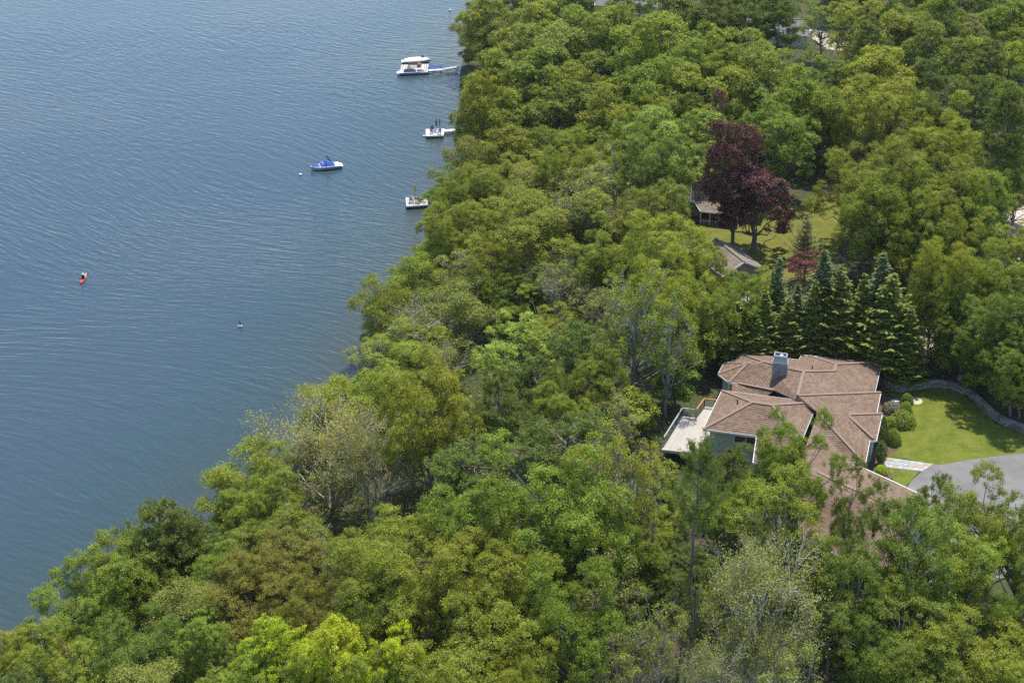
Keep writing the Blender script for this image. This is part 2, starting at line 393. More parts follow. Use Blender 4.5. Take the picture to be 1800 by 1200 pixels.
def sheet(name, pts, z, mat, kind='structure', parent=None, th=.03):
    pts = [(p[0], p[1]) for p in pts]
    o = MB().prism(pts, z - .25, z).build(name, mat, parent)
    if kind and parent is None: o['kind'] = kind
    return o
def smooth_closed(pts, n=4):              # Catmull-Rom through a closed outline
    out = []; k = len(pts)
    for i in range(k):
        p0, p1, p2, p3 = (np.array(pts[(i + q) % k][:2]) for q in (-1, 0, 1, 2))
        for t in np.linspace(0, 1, n, endpoint=False):
            out.append(tuple(.5 * ((2 * p1) + (-p0 + p2) * t + (2 * p0 - 5 * p1 + 4 * p2 - p3) * t * t + (-p0 + 3 * p1 - 3 * p2 + p3) * t ** 3)))
    return out
def px_poly(pxs, z): return [tuple(at(x, y, z)[:2]) for x, y in pxs]

sheet('planting_bed', smooth_closed(px_poly([(1532, 690), (1552, 676), (1580, 690), (1604, 706), (1612, 735), (1606, 754), (1588, 764), (1586, 790), (1572, 806), (1572, 830), (1560, 846), (1535, 832), (1515, 812), (1525, 750)], PADZ), 3), PADZ + .018, M['mulch'])
sheet('lawn', smooth_closed(px_poly([(1546, 672), (1566, 682), (1612, 683), (1664, 681), (1696, 692), (1720, 711), (1740, 732), (1764, 750), (1850, 780), (1860, 790), (1800, 796), (1740, 803), (1690, 810), (1645, 817), (1600, 808), (1560, 803), (1572, 796), (1583, 785), (1581, 762), (1598, 755), (1607, 738), (1601, 716), (1586, 703), (1560, 692)], PADZ), 3), PADZ + .05, M['lawn'])
sheet('lawn', px_poly([(1561, 823), (1616, 829), (1604, 842), (1588, 860), (1572, 850)], PADZ), PADZ + .046, M['lawn'])
sheet('driveway', px_poly([(1643, 816), (1690, 809), (1740, 802), (1800, 794), (1870, 788), (1925, 800), (1935, 990), (1600, 1040), (1580, 880), (1602, 845), (1620, 829)], PADZ), PADZ + .036, M['asphalt'])
sheet('lawn', smooth_closed(px_poly([(1230, 425), (1240, 390), (1330, 372), (1405, 362), (1440, 348), (1475, 352), (1490, 380), (1478, 430), (1455, 465), (1420, 490), (1330, 492), (1270, 480)], PADZ2), 3), PADZ2 + .04, M['lawn2'])
o_ = sheet('sandy_patch', smooth_closed(px_poly([(1600, 700), (1612, 699), (1622, 705), (1615, 711), (1602, 709)], PADZ), 3), PADZ + .056, M['sand'])

# pale gravel drive behind the spruces and sandy drives further back, laid over the terrain
def strip(name, pxs, wd, mat):
    c = [on_ground(x, y) for x, y in pxs]; pts = []
    for a, b in zip(c, c[1:]):
        n = max(2, int((b - a).length / 1.5))
        pts += [a.lerp(b, i / n) for i in range(n)]
    pts.append(c[-1]); V = []; m = 5
    for i, p in enumerate(pts):
        t = (pts[min(i + 1, len(pts) - 1)] - pts[max(i - 1, 0)]); t.z = 0; t.normalize(); sd_ = Vector((-t.y, t.x, 0))
        for k in range(m):
            q = p + sd_ * wd * (k / (m - 1) - .5); V.append((q.x, q.y, 0))
    V = np.array(V); V[:, 2] = terrain(V[:, :2]) + .12
    Q = [[i * m + k, i * m + k + 1, (i + 1) * m + k + 1, (i + 1) * m + k] for i in range(len(pts) - 1) for k in range(m - 1)]
    return tag(link(bpy.data.objects.new(name, mesh_np(name, V, np.array(Q), mat, smooth=True))), kind='structure')
strip('gravel_drive', [(1330, 560), (1400, 596), (1470, 606), (1560, 606), (1640, 602), (1740, 590), (1860, 600)], 6.5, M['gravel'])
strip('gravel_drive', [(1850, 360), (1785, 395), (1755, 430), (1770, 520), (1745, 590)], 5.0, M['gravel'])
strip('gravel_drive', [(1330, 30), (1380, 58), (1440, 62), (1475, 90)], 5.0, M['gravel'])

# ------------------------------------------------------------------ roofs
from mathutils.geometry import tessellate_polygon
def roof_plane(pts, mat, parent, name='roof_plane', course=.28, lift=.026, thick=.16):
    pts = [Vector(p) for p in pts]; nrm = Vector((0, 0, 0))
    for i, p in enumerate(pts): nrm += p.cross(pts[(i + 1) % len(pts)])
    nrm.normalize(); nrm = nrm if nrm.z > 0 else -nrm
    h = Vector((-nrm.y, nrm.x, 0)); h = h.normalized() if h.length > 1e-5 else Vector((1, 0, 0)); sl = max(.08, math.sqrt(max(0, 1 - nrm.z ** 2)))
    dz = course * sl; V = []; Fc = []; UV = []
    def add(poly, raised):
        b = len(V)
        for p, r_ in zip(poly, raised):
            V.append(p + nrm * r_); UV.append((p.dot(h), p.z / sl))
        Fc.append(tuple(range(b, b + len(poly))))
    def cut(poly, z, keep_above):
        out = []
        for i, p in enumerate(poly):
            q = poly[(i + 1) % len(poly)]; a, c = p.z - z, q.z - z
            if (a >= 0) == keep_above or a == 0: out.append(p)
            if (a > 0) != (c > 0) and abs(a - c) > 1e-9: out.append(p + (q - p) * (a / (a - c)))
        return out
    for tri in tessellate_polygon([pts]):
        t = [pts[i] for i in tri]; zmin = min(p.z for p in t); zmax = max(p.z for p in t)
        k0, k1 = math.floor(zmin / dz), math.ceil(zmax / dz)
        for k in range(k0, k1):
            za, zb = k * dz, (k + 1) * dz
            pl = cut(t, za, True); pl = cut(pl, zb, False) if len(pl) > 2 else []
            if len(pl) < 3: continue
            add(pl, [lift * (1 - (p.z - za) / dz) for p in pl])
            low = [p for p in pl if abs(p.z - za) < 1e-5]
            if len(low) == 2: add([low[0], low[1], low[1], low[0]], [lift, lift, -.01, -.01])
    me = bpy.data.meshes.new(name); nv = len(V)
    b = nv; bot = [p - Vector((0, 0, thick)) for p in pts]
    verts = [tuple(p) for p in V] + [tuple(p) for p in bot]
    uvs = UV + [(0, 0)] * len(bot)
    faces = Fc + [tuple(b + i for i in tr) for tr in tessellate_polygon([pts])]
    me.from_pydata(verts, [], faces)
    uvl = me.uv_layers.new(name='UVMap')
    for lp in me.loops: uvl.data[lp.index].uv = uvs[lp.vertex_index]
    me.materials.append(mat); me.update()
    return link(bpy.data.objects.new(name, me), parent)
def ridge_cap(a, b, mat, parent, wd=.34):
    up = Vector((0, 0, .05)); return MB().bar(Vector(a) + up, Vector(b) + up, wd, .06).build('ridge_cap', mat, parent)
def fascia(a, b, parent, mat=None, h=.2):
    dn = Vector((0, 0, -.09)); return MB().bar(Vector(a) + dn, Vector(b) + dn, .1, h).build('gutter', mat or M['white'], parent)
def inset(poly, d):
    c = np.array([p[:2] for p in poly], float); n = len(c); area = sum(c[i][0] * c[(i + 1) % n][1] - c[(i + 1) % n][0] * c[i][1] for i in range(n)); sg = 1 if area > 0 else -1
    out = []
    for i in range(n):
        a, b, e = c[i - 1], c[i], c[(i + 1) % n]; d1 = (b - a) / np.linalg.norm(b - a); d2 = (e - b) / np.linalg.norm(e - b)
        n1 = np.array([-d1[1], d1[0]]) * sg; n2 = np.array([-d2[1], d2[0]]) * sg; m = n1 + n2; L = np.linalg.norm(m)
        m = n1 if L < .2 else m / L; out.append(tuple(b + m * d / max(.5, m @ n1)))
    return out
def window(parent, c, ang, wd, ht, panes=1, mat='glass'):
    """frame proud of the wall, one pane object per light; ang = direction the window faces"""
    f = Vector((math.cos(ang), math.sin(ang), 0)); s = Vector((-f.y, f.x, 0)); c = Vector(c); fr = MB()
    for k in (-1, 1): fr.bar(c + s * k * wd / 2 + Vector((0, 0, -ht / 2)) + f * .03, c + s * k * wd / 2 + Vector((0, 0, ht / 2)) + f * .03, .1, .1)
    for k in (-1, 1): fr.bar(c - s * (wd / 2 + .05) + Vector((0, 0, k * ht / 2)) + f * .03, c + s * (wd / 2 + .05) + Vector((0, 0, k * ht / 2)) + f * .03, .12, .1)
    for q in range(1, panes): p = c + s * (q / panes - .5) * wd + f * .03; fr.bar(p + Vector((0, 0, -ht / 2)), p + Vector((0, 0, ht / 2)), .08, .12)
    wo = fr.build('window', M['white'], parent)
    for q in range(panes):
        p = c + s * ((q + .5) / panes - .5) * wd; hw = wd / panes / 2 - .04; z = Vector((0, 0, ht / 2 - .04))
        MB().poly([p - s * hw - z + f * .012, p + s * hw - z + f * .012, p + s * hw + z + f * .012, p - s * hw + z + f * .012]).build('pane', M[mat], wo)
    return wo

# ------------------------------------------------------------------ the brown-roofed house
house = empty('house', at(1400, 730, PADZ), world=True, label='large house with brown shingled hip roofs and a stone chimney', cat='house')
EZ = 13.0
HV = dict(A=(1301, 621, EZ), B=(1294, 632, EZ), C=(1273, 638, EZ), D=(1262, 657, EZ), E=(1281, 672, EZ), F=(1298, 673.5, EZ),
          P=(1314, 638, 14.2), Q=(1327, 641, 14.2), R=(1343, 636, 14.5), S=(1413, 653, 15.9), T=(1467, 652, 14.6), U=(1470, 640, 14.6), Z=(1402, 695, 15.9),
          V=(1422, 625, EZ), V0=(1409, 623, EZ), V1=(1405, 632, EZ), Y=(1473, 631, EZ), W=(1550, 637, EZ), X=(1538, 688.5, EZ), X2=(1548.5, 689.5, EZ), X3=(1541, 726, EZ),
          X4=(1551, 726.7, EZ + .05), X5=(1540.5, 774, EZ + .05), X6=(1529, 774, EZ), X7=(1521, 815, EZ), X8=(1494, 811, EZ), BR=(1490, 729, 14.35), BD=(1536, 771, EZ + .15),
          HT=(1437, 724, 15.45), VT=(1431, 744, 14.9), VL=(1358, 644, 14.75), NN=(1361, 686, 14.1), M1=(1345, 698, 13.3), M2=(1286, 690, 12.5), F2=(1287, 674, 12.9),
          M3=(1400, 704, 15.4), K1=(1509, 824, EZ), K1b=(1515.5, 821, EZ), K2=(1573, 847, EZ), K3=(1642, 880, EZ), RA=(1438, 830, 15.2), RB=(1604, 908, 15.2),
          EA=(1404, 938, 12.7), EB=(1560, 1024, 12.7), LM=(1414, 790, 15.0), LE=(1395, 838, 15.0))
HV = {k: at(*v) for k, v in HV.items()}
GZ = 15.0
G1, G2, G3, F4 = at(1269, 686, GZ), at(1437, 707, GZ), at(1236, 754, GZ), at(1330, 766, GZ)
H1, H2 = at(1322, 707, 16.5), at(1357, 712, 16.5)
G4 = G3 + (G2 - G1) * .98
dn_ = Vector((F4.y - G3.y, -(F4.x - G3.x), 0)).normalized(); dn_ = dn_ if dn_.y < 0 else -dn_
E5 = F4 + dn_ * 3.4 + Vector((0, 0, -1.15)); E6 = G4 + dn_ * 3.0 + Vector((0, 0, -1.05))
h = HV
for poly in (['A', 'R', 'Q', 'P', 'C', 'B'], ['C', 'P', 'D'], ['D', 'P', 'E'], ['P', 'Q', 'R', 'VL', 'F', 'E'], ['VL', 'R', 'S', 'Z', 'M3', 'NN', 'F'], ['F2', 'F', 'NN', 'M1', 'M2'],
             ['A', 'V1', 'S', 'R'], ['V1', 'V0', 'V', 'U', 'T', 'S'], ['V', 'Y', 'W', 'U'], ['S', 'T', 'U', 'W', 'X', 'X2', 'Z'], ['Z', 'X2', 'X3', 'BR', 'BD', 'X6', 'X7', 'HT', 'M3'],
             ['BR', 'X3', 'X4'], ['BR', 'X4', 'X5', 'BD'], ['BD', 'X5', 'X6'], ['HT', 'X7', 'X8', 'VT'], ['VT', 'X8', 'K1', 'RA', 'LE', 'LM'], ['RA', 'K1', 'K1b', 'K2', 'K3', 'RB'], ['RA', 'RB', 'EB', 'EA', 'LE']):
    roof_plane([h[k] for k in poly], M['shingle'], house)
roof_plane([G1, H1, G3], M['shingle'], house); roof_plane([G1, G2, H2, H1], M['shingle'], house)
roof_plane([G3, H1, H2, G4, E6, E5, F4], M['shingle'], house); roof_plane([G2, G4, H2], M['shingle'], house)
for a, b in ('AR', 'RQ', 'QP', ('P', 'C'), ('P', 'D'), ('P', 'E'), ('R', 'VL'), ('VL', 'S'), ('S', 'T'), ('T', 'U'), ('U', 'V'), ('U', 'W'), ('S', 'Z'), ('Z', 'X2'), ('F', 'NN'), ('BR', 'X4'), ('BR', 'BD'), ('HT', 'X7'), ('RA', 'RB'), ('K1b', 'RA')):
    if (a, b) in (('R', 'VL'),): continue
    if (a, b) == ('K1b', 'RA'): q = h['K1b'].lerp(h['RA'], .35); ridge_cap(h['K1b'], q, M['cap'], house); continue
    ridge_cap(h[a], h[b], M['cap'], house)
ridge_cap(h['R'], h['S'], M['cap'], house)
for a, b in ((G1, H1), (G3, H1), (H1, H2), (H2, G2), (H2, G4)): ridge_cap(a, b, M['cap'], house)
for a, b in (('A', 'B'), ('B', 'C'), ('C', 'D'), ('D', 'E'), ('E', 'F'), ('A', 'V1'), ('V1', 'V0'), ('V0', 'Y'), ('Y', 'W'), ('W', 'X'), ('X', 'X2'), ('X2', 'X3'), ('X3', 'X4'), ('X4', 'X5'), ('X5', 'X6'), ('X6', 'X7'), ('X7', 'X8'), ('X8', 'K1'), ('K1', 'K1b'), ('K1b', 'K2'), ('K2', 'K3'), ('EA', 'EB')):
    fascia(h[a], h[b], house)
for a, b in ((G1, G2), (G1, G3), (G3, F4), (F4, E5), (E5, E6), (G2, G4)): fascia(a, b, house)
# walls stand under the eaves
mainfoot = inset([h[k] for k in ('A', 'B', 'C', 'D', 'E', 'F', 'M1', 'VT', 'X8', 'X7', 'X6', 'X5', 'X4', 'X3', 'X2', 'X', 'W', 'Y', 'V0', 'V1')], .55)
MB().prism(mainfoot, 8.2, 12.75).build('wall', M['siding'], house)
blockfoot = inset([G1, G2, G4, E6, E5, F4, G3], .6)
bf = inset([G1, G2, G4, G3], .6)
MB().prism(bf, 7.6, 14.75).build('wall', M['siding'], house)
ext = [(F4 + (G4 - F4) * .08), F4 + (G4 - F4) * .95, E6 + (F4 - E6) * .12, E5 + (G4 - E5) * .15]
MB().prism([(p.x, p.y) for p in ext], 7.6, 13.5).build('wall', M['siding'], house)
gar = inset([h['K1b'], h['K2'], h['K3'], h['EB'], h['EA'], h['LE']], .6)
MB().prism(gar, 8.2, 12.5).build('wall', M['siding'], house)
# window pair under the front eave, entry window, porch posts
fdir = math.atan2(dn_.y, dn_.x)
fw0, fw1 = Vector((*bf[3], 0)), Vector((*bf[2], 0))
wc = fw0.lerp(fw1, .42); wc.z = 14.05
window(house, wc + dn_ * .02, fdir, 2.5, .85, 2)
sd_ = Vector(((G2 - G1).x, (G2 - G1).y, 0)).normalized()
pw = h['X7'].lerp(h['X8'], .5); window(house, Vector((pw.x, pw.y, 11.6)) + Vector((0.25, .45, 0)), R(-60), 1.2, 1.5, 2)
MB().bar((h['E'] + Vector((.1, .45, 0))).to_tuple()[:2] + (8.2,), (h['E'] + Vector((.1, .45, 0))).to_tuple()[:2] + (12.9,), .25, .25).build('porch_post', M['white'], house)
# chimney: stone stack with a louvred metal cap
ca = math.atan2((G2 - G1).y, (G2 - G1).x)
cb = at(1372, 661, 15.0); chim = MB(); cx, cy = cb.x, cb.y + .5
chz0, chz1 = 14.2, 16.5; rr = random.Random(3)
cs_, sn_ = math.cos(ca), math.sin(ca)
def loc(x, y, z): return (cx + x * cs_ - y * sn_, cy + x * sn_ + y * cs_, z)
CW, CD = 1.62, 1.0
chim.box(loc(0, 0, (chz0 + chz1) / 2), (CW - .08, CD - .08, chz1 - chz0), ca)
z = chz0
while z < chz1 - .05:
    hh = min(rr.uniform(.13, .22), chz1 - z)
    for fx, ln, n_ in ((0, CW, (0, -1)), (0, CW, (0, 1)), (1, CD, (1, 0)), (1, CD, (-1, 0))):
        p = -ln / 2
        while p < ln / 2 - .02:
            wd = min(rr.uniform(.22, .46), ln / 2 - p); m_ = p + wd / 2; e = rr.uniform(0, .035)
            if fx == 0: chim.box(loc(m_, n_[1] * (CD / 2 - .05 + e), z + hh / 2), (wd - .025, .1, hh - .025), ca)
            else: chim.box(loc(n_[0] * (CW / 2 - .05 + e), m_, z + hh / 2), (.1, wd - .025, hh - .025), ca)
            p += wd
    z += hh
chs = chim.build('chimney', M['stone'], house)
MB().box(loc(0, 0, chz1 + .07), (CW + .12, CD + .12, .14), ca).build('cap_base', M['capmetal'], chs)
MB().box(loc(0, 0, chz1 + .19), (CW - .25, CD + .02, .1), ca).build('cap_slot', M['white'], chs)
MB().box(loc(0, 0, chz1 + .52), (CW, CD, .56), ca, taper=.86).build('cap_hood', M['capmetal'], chs)
rim = MB(); hw, hd, zt = CW * .43, CD * .43, chz1 + .88
for a, b in (((-hw, -hd), (hw, -hd)), ((hw, -hd), (hw, hd)), ((hw, hd), (-hw, hd)), ((-hw, hd), (-hw, -hd))): rim.bar(loc(*a, zt), loc(*b, zt), .1, .2)
rim.build('cap_rim', M['capmetal'], chs)
MB().poly([loc(-hw, -hd, chz1 + .81), loc(hw, -hd, chz1 + .81), loc(hw, hd, chz1 + .81), loc(-hw, hd, chz1 + .81)]).build('flue_opening', M['dark'], chs)
MB().lathe([(.22, 0), (.2, .12), (.08, .2)], loc(.1, 0, chz1 + .8), 10).build('flue_top', M['white'], chs)
for px, py, z in ((1296, 713, 15.7), (1427.5, 653, 15.1)):
    p = at(px, py, z); v_ = MB().tube([p - Vector((0, 0, .3)), p + Vector((0, 0, .75))], .075, 8).build('vent_pipe', M['dark'], house)
    MB().lathe([(.2, 0), (.1, .12)], p, 8).build('vent_flashing', M['white'], v_)

# timber deck on the lake side
DZ = 12.25
deck = empty('deck', at(1215, 745, 9), world=True, label='pale boarded deck with grey cable railing on the lake side of the house', cat='deck')
dpts = [at(x, y, DZ) for x, y in ((1163, 790), (1198, 731), (1224, 734), (1238, 714), (1262, 717))]
dr = [at(1262, 740, DZ), at(1262, 800, DZ)]
foot = [(p.x, p.y) for p in dpts + dr]
MB().prism(foot, DZ - .32, DZ - .045).build('deck_frame', M['railgrey'], deck)
# boards run from the house towards the lake edge
ux = Vector((dpts[0].x - dpts[1].x, dpts[0].y - dpts[1].y, 0)).normalized(); uy = Vector((-ux.y, ux.x, 0))
def clip_half(poly, o, n):
    out = []
    for i, p in enumerate(poly):
        q = poly[(i + 1) % len(poly)]; a = (p - o).dot(n); c = (q - o).dot(n)
        if a >= 0: out.append(p)
        if (a > 0) != (c > 0): out.append(p + (q - p) * (a / (a - c)))
    return out
main = [Vector((p[0], p[1], 0)) for p in foot]
vals = [p.dot(uy) for p in main]; k = min(vals)
while k < max(vals):
    pl = clip_half(clip_half(main, uy * k, uy), uy * (k + .20), -uy)
    if len(pl) > 2: MB().prism([(p.x, p.y) for p in pl], DZ - .04, DZ).build('deck_board', M['board'], deck)
    k += .215
def railing(pts, parent, mat, step=1.6, cables=5):
    for a, b in zip(pts, pts[1:]):
        n = max(1, round((b - a).length / step))
        for i in range(n + 1):
            p = a.lerp(b, i / n); MB().bar(p, p + Vector((0, 0, 1.05)), .09, .09).build('rail_post', mat, parent)
        up = Vector((0, 0, 1.07)); MB().bar(a + up, b + up, .14, .06).build('top_rail', mat, parent)
        cb_ = MB()
        for i in range(cables): q = Vector((0, 0, .16 + i * .17)); cb_.bar(a + q, b + q, .02, .02)
        cb_.build('cable_run', M['steel'], parent)
railing([at(1167, 783, DZ), at(1199, 732, DZ), at(1224, 735, DZ)], deck, M['railgrey'])
railing([at(1223, 735, DZ), at(1238, 715, DZ), at(1261, 718, DZ)], deck, M['orange'])
for x, y in ((1170, 782), (1199, 734), (1225, 736), (1238, 718), (1200, 780)):
    p = at(x, y, DZ - .3); MB().bar((p.x, p.y, tz(p.x, p.y) - .2), p, .16, .16).build('support_post', M['railgrey'], deck)

# flagstone walk
path = MB().prism(px_poly([(1553, 803), (1643, 815.5), (1621, 829), (1551, 821)], PADZ), PADZ - .2, PADZ + .045).build('path', M['mortar']); path['kind'] = 'structure'
qa, qb, qc, qd = (at(x, y, PADZ) for x, y in ((1554, 803.5), (1642, 815.8), (1620, 828.6), (1552, 820.5)))
rr = random.Random(5)
def bil(u, v): return qa.lerp(qb, u).lerp(qd.lerp(qc, u), v)
for r_ in range(3):
    us = [0] + sorted(rr.uniform(.04, .96) * 0 + (i + rr.uniform(-.25, .25)) / (6 + r_) for i in range(1, 6 + r_)) + [1]
    for i, (a, b) in enumerate(zip(us, us[1:])):
        g = .008; v0, v1 = r_ / 3 + .02, (r_ + 1) / 3 - .02
        pts = [bil(a + g, v0), bil(b - g, v0), bil(b - g, v1), bil(a + g, v1)]
        MB().prism([(p.x, p.y) for p in pts], PADZ, PADZ + .06 + rr.uniform(0, .012)).build('flagstone', M['sandstone'] if rr.random() < .17 else M['bluestone'], path)

# curved stone retaining wall behind the lawn
wall = empty('retaining_wall', at(1660, 672, PADZ), label='curved low stone retaining wall behind the round lawn', cat='wall')
wpx = [(1543, 665), (1552, 664), (1562, 671), (1575, 676), (1595, 676), (1615, 672), (1640, 669), (1668, 671), (1697, 681), (1720, 698), (1738, 715), (1760, 732), (1800, 748), (1850, 763)]
wp = [at(x, y, 10.85) for x, y in wpx]; fine = []
for i in range(len(wp) - 1):
    p0, p1, p2, p3 = wp[max(i - 1, 0)], wp[i], wp[i + 1], wp[min(i + 2, len(wp) - 1)]
    for t in np.linspace(0, 1, 8, endpoint=False): fine.append(.5 * ((2 * p1) + (p2 - p0) * t + (2 * p0 - 5 * p1 + 4 * p2 - p3) * t * t + (3 * p1 - p0 - 3 * p2 + p3) * t ** 3))
cum = [0]
for a, b in zip(fine, fine[1:]): cum.append(cum[-1] + (b - a).length)
def along(s_):
    i = max(0, min(len(cum) - 2, int(np.searchsorted(cum, s_)) - 1)); t = (s_ - cum[i]) / max(1e-6, cum[i + 1] - cum[i])
    return fine[i].lerp(fine[i + 1], t), (fine[i + 1] - fine[i])
stone_me = []
for q in range(5):
    b = bmesh.new(); bmesh.ops.create_cube(b, size=1.0)
    bmesh.ops.bevel(b, geom=list(b.edges), offset=.09, segments=1, affect='EDGES')
    for v in b.verts: v.co += Vector([rr.uniform(-.04, .04) for _ in range(3)])
    me = bpy.data.meshes.new('stone'); b.to_mesh(me); b.free(); me.materials.append(M['wallstone']); stone_me.append(me)
def lay(name, s0, ln, zc, hh, dep):
    p, t = along(s0 + ln / 2); o = bpy.data.objects.new(name, rr.choice(stone_me)); link(o, wall)
    o.location = Vector((p.x, p.y, zc)) - wall.location; o.rotation_euler = (0, 0, math.atan2(t.y, t.x)); o.scale = (ln * 1.02, dep, hh); return o
for cse in range(3):
    s_ = rr.uniform(-.3, 0)
    while s_ < cum[-1]: ln = rr.uniform(.5, .95); lay('stone', s_, ln - .03, PADZ + .02 + cse * .26 + .13, .26, .5 + rr.uniform(0, .08)); s_ += ln
s_ = 0
while s_ < cum[-1]: ln = rr.uniform(.7, 1.2); lay('cap_stone', s_, ln - .03, PADZ + .86, .11, .56 + rr.uniform(0, .1)); s_ += ln

def boulder(name, p, r_, label):
    b = bmesh.new(); bmesh.ops.create_icosphere(b, subdivisions=2, radius=r_); rq = random.Random(1)
    for v in b.verts: v.co = Vector((v.co.x * 1.1, v.co.y, v.co.z * .75)) * rq.uniform(.86, 1.1)
    me = bpy.data.meshes.new(name); b.to_mesh(me); b.free(); me.materials.append(M['wallstone'])
    o = link(bpy.data.objects.new(name, me)); o.location = p; tag(o, label, 'boulder'); return o
bp = at(1691, 667, 10.9); boulder('boulder', (bp.x, bp.y, tz(bp.x, bp.y) + .35), .62, 'rounded grey boulder on the slope just above the stone wall')
cv = empty('utility_cover', at(1574, 705, PADZ + .02), label='small pale utility cover lying in the mulch beside the house', cat='cover')
MB().box((0, 0, .05), (.85, .55, .08), .3).build('lid', M['white'], cv); MB().box((0, 0, .1), (.5, .08, .03), .3).build('handle', M['steel'], cv)

# ------------------------------------------------------------------ neighbouring cottages and roofs seen through the trees
def gable_house(name, label, r0, r1, half, rise, eave_z, wall_z, roof, wallm, cap='cap_tan', over=.45, win=()):
    """r0, r1 = ridge ends in plan; half = half span"""
    r0, r1 = Vector((r0[0], r0[1], 0)), Vector((r1[0], r1[1], 0)); t = (r1 - r0).normalized(); s = Vector((-t.y, t.x, 0))
    o = empty(name, ((r0.x + r1.x) / 2, (r0.y + r1.y) / 2, wall_z), world=True, label=label, cat='house' if 'house' in name or 'cottage' in name else 'garage')
    a, b = r0 + Vector((0, 0, eave_z + rise)), r1 + Vector((0, 0, eave_z + rise))
    for k in (-1, 1):
        e0, e1 = r0 + s * k * half + Vector((0, 0, eave_z)), r1 + s * k * half + Vector((0, 0, eave_z))
        roof_plane([a, b, e1, e0], M[roof], o); fascia(e0, e1, o)
        fascia(a, e0, o); fascia(b, e1, o)
    ridge_cap(a, b, M[cap], o)
    i0, i1 = r0 + t * over, r1 - t * over; hw = half - over
    MB().prism([(p.x, p.y) for p in (i0 - s * hw, i1 - s * hw, i1 + s * hw, i0 + s * hw)], wall_z - 1, eave_z - .05).build('wall', M[wallm], o)
    g = MB()
    for p in (i0, i1): g.poly([p - s * hw + Vector((0, 0, eave_z - .06)), p + s * hw + Vector((0, 0, eave_z - .06)), p + Vector((0, 0, eave_z + rise * (1 - over / half) - .1))])
    g.build('gable', M[wallm], o)
    for k, u, z, wd, ht in win:
        p = i0.lerp(i1, u) + s * k * hw; ang = math.atan2(s.y * k, s.x * k); window(o, (p.x, p.y, z), ang, wd, ht, 2)
    return o
# cottage behind the purple maple, with a screened porch
ca0, ca1 = at(1217, 318, 16.4), at(1345, 330, 16.4)
ce_ = at(1219, 354, 13.7); ct_ = (ca1 - ca0); ct_.z = 0; ct_.normalize()
chalf = abs((ce_ - ca0).dot(Vector((-ct_.y, ct_.x, 0))))
cot = gable_house('cottage', 'tan-roofed cottage with a white-posted screened porch behind the purple maple', ca0, ca1, chalf, 2.7, 13.7, PADZ2, 'shingle_tan', 'siding_tan', win=((-1, .12, 12.6, 1.1, 1.3),))
p0, p1 = at(1231, 371, 13.35), at(1296, 378, 13.35); q0, q1 = at(1219, 352, 14.0), at(1296, 360, 14.0)
roof_plane([q0, q1, p1, p0], M['shingle_tan'], cot); fascia(p0, p1, cot); fascia(q0, p0, cot)
for i in range(5):
    p = p0.lerp(p1, i / 4) + Vector((.1, .25, 0)); MB().bar((p.x, p.y, PADZ2 - .2), (p.x, p.y, 13.25), .14, .14).build('porch_post', M['white'], cot)
for i in range(4):
    a, b = p0.lerp(p1, i / 4) + Vector((.1, .3, 0)), p0.lerp(p1, (i + 1) / 4) + Vector((.1, .3, 0))
    MB().poly([(a.x, a.y, 11.9), (b.x, b.y, 11.9), (b.x, b.y, 13.2), (a.x, a.y, 13.2)]).build('screen_panel', M['screen'], cot)
a, b = p0 + Vector((.1, .25, 0)), p1 + Vector((.1, .25, 0))
MB().bar((a.x, a.y, 11.85), (b.x, b.y, 11.85), .1, .12).build('porch_rail', M['white'], cot)
MB().bar((a.x, a.y + .1, 11.45), (b.x, b.y + .1, 11.45), .06, .7).build('porch_skirt', M['siding_tan'], cot)
# small garage whose brown roof shows below the cottage
ga0, ga1 = at(1258, 419, 14.9), at(1309, 460, 14.9)
gable_house('garage', 'small outbuilding with a brown-grey gable roof in front of the cottage', ga0, ga1, 3.3, 1.7, 13.2, PADZ2, 'shingle_tan', 'siding_tan', cap='cap_tan')
def far_house(px, py, ang, ln, half, label, roof='shingle_grey', wallm='siding_grey', hz=2.8):
    p = on_ground(px, py); t = Vector((math.cos(ang), math.sin(ang), 0)) * ln / 2
    return gable_house('house', label, p - t, p + t, half, half * .5, p.z + hz, p.z, roof, wallm, win=((-1, .25, p.z + 1.6, 1.4, 1.2), (-1, .7, p.z + 1.6, 1.4, 1.2)))
far_house(1086, 134, R(8), 14, 5, 'grey-roofed house glimpsed among oaks near the far dock')
far_house(1100, 22, R(-4), 14, 5, 'pale grey roof showing at the top edge above the oaks')
far_house(1365, 74, R(-8), 13, 4.5, 'white-walled house glimpsed behind pines at the top of the wood', wallm='white')
far_house(1447, 262, R(12), 8, 3.6, 'small grey-roofed building half hidden behind the bright green maple')

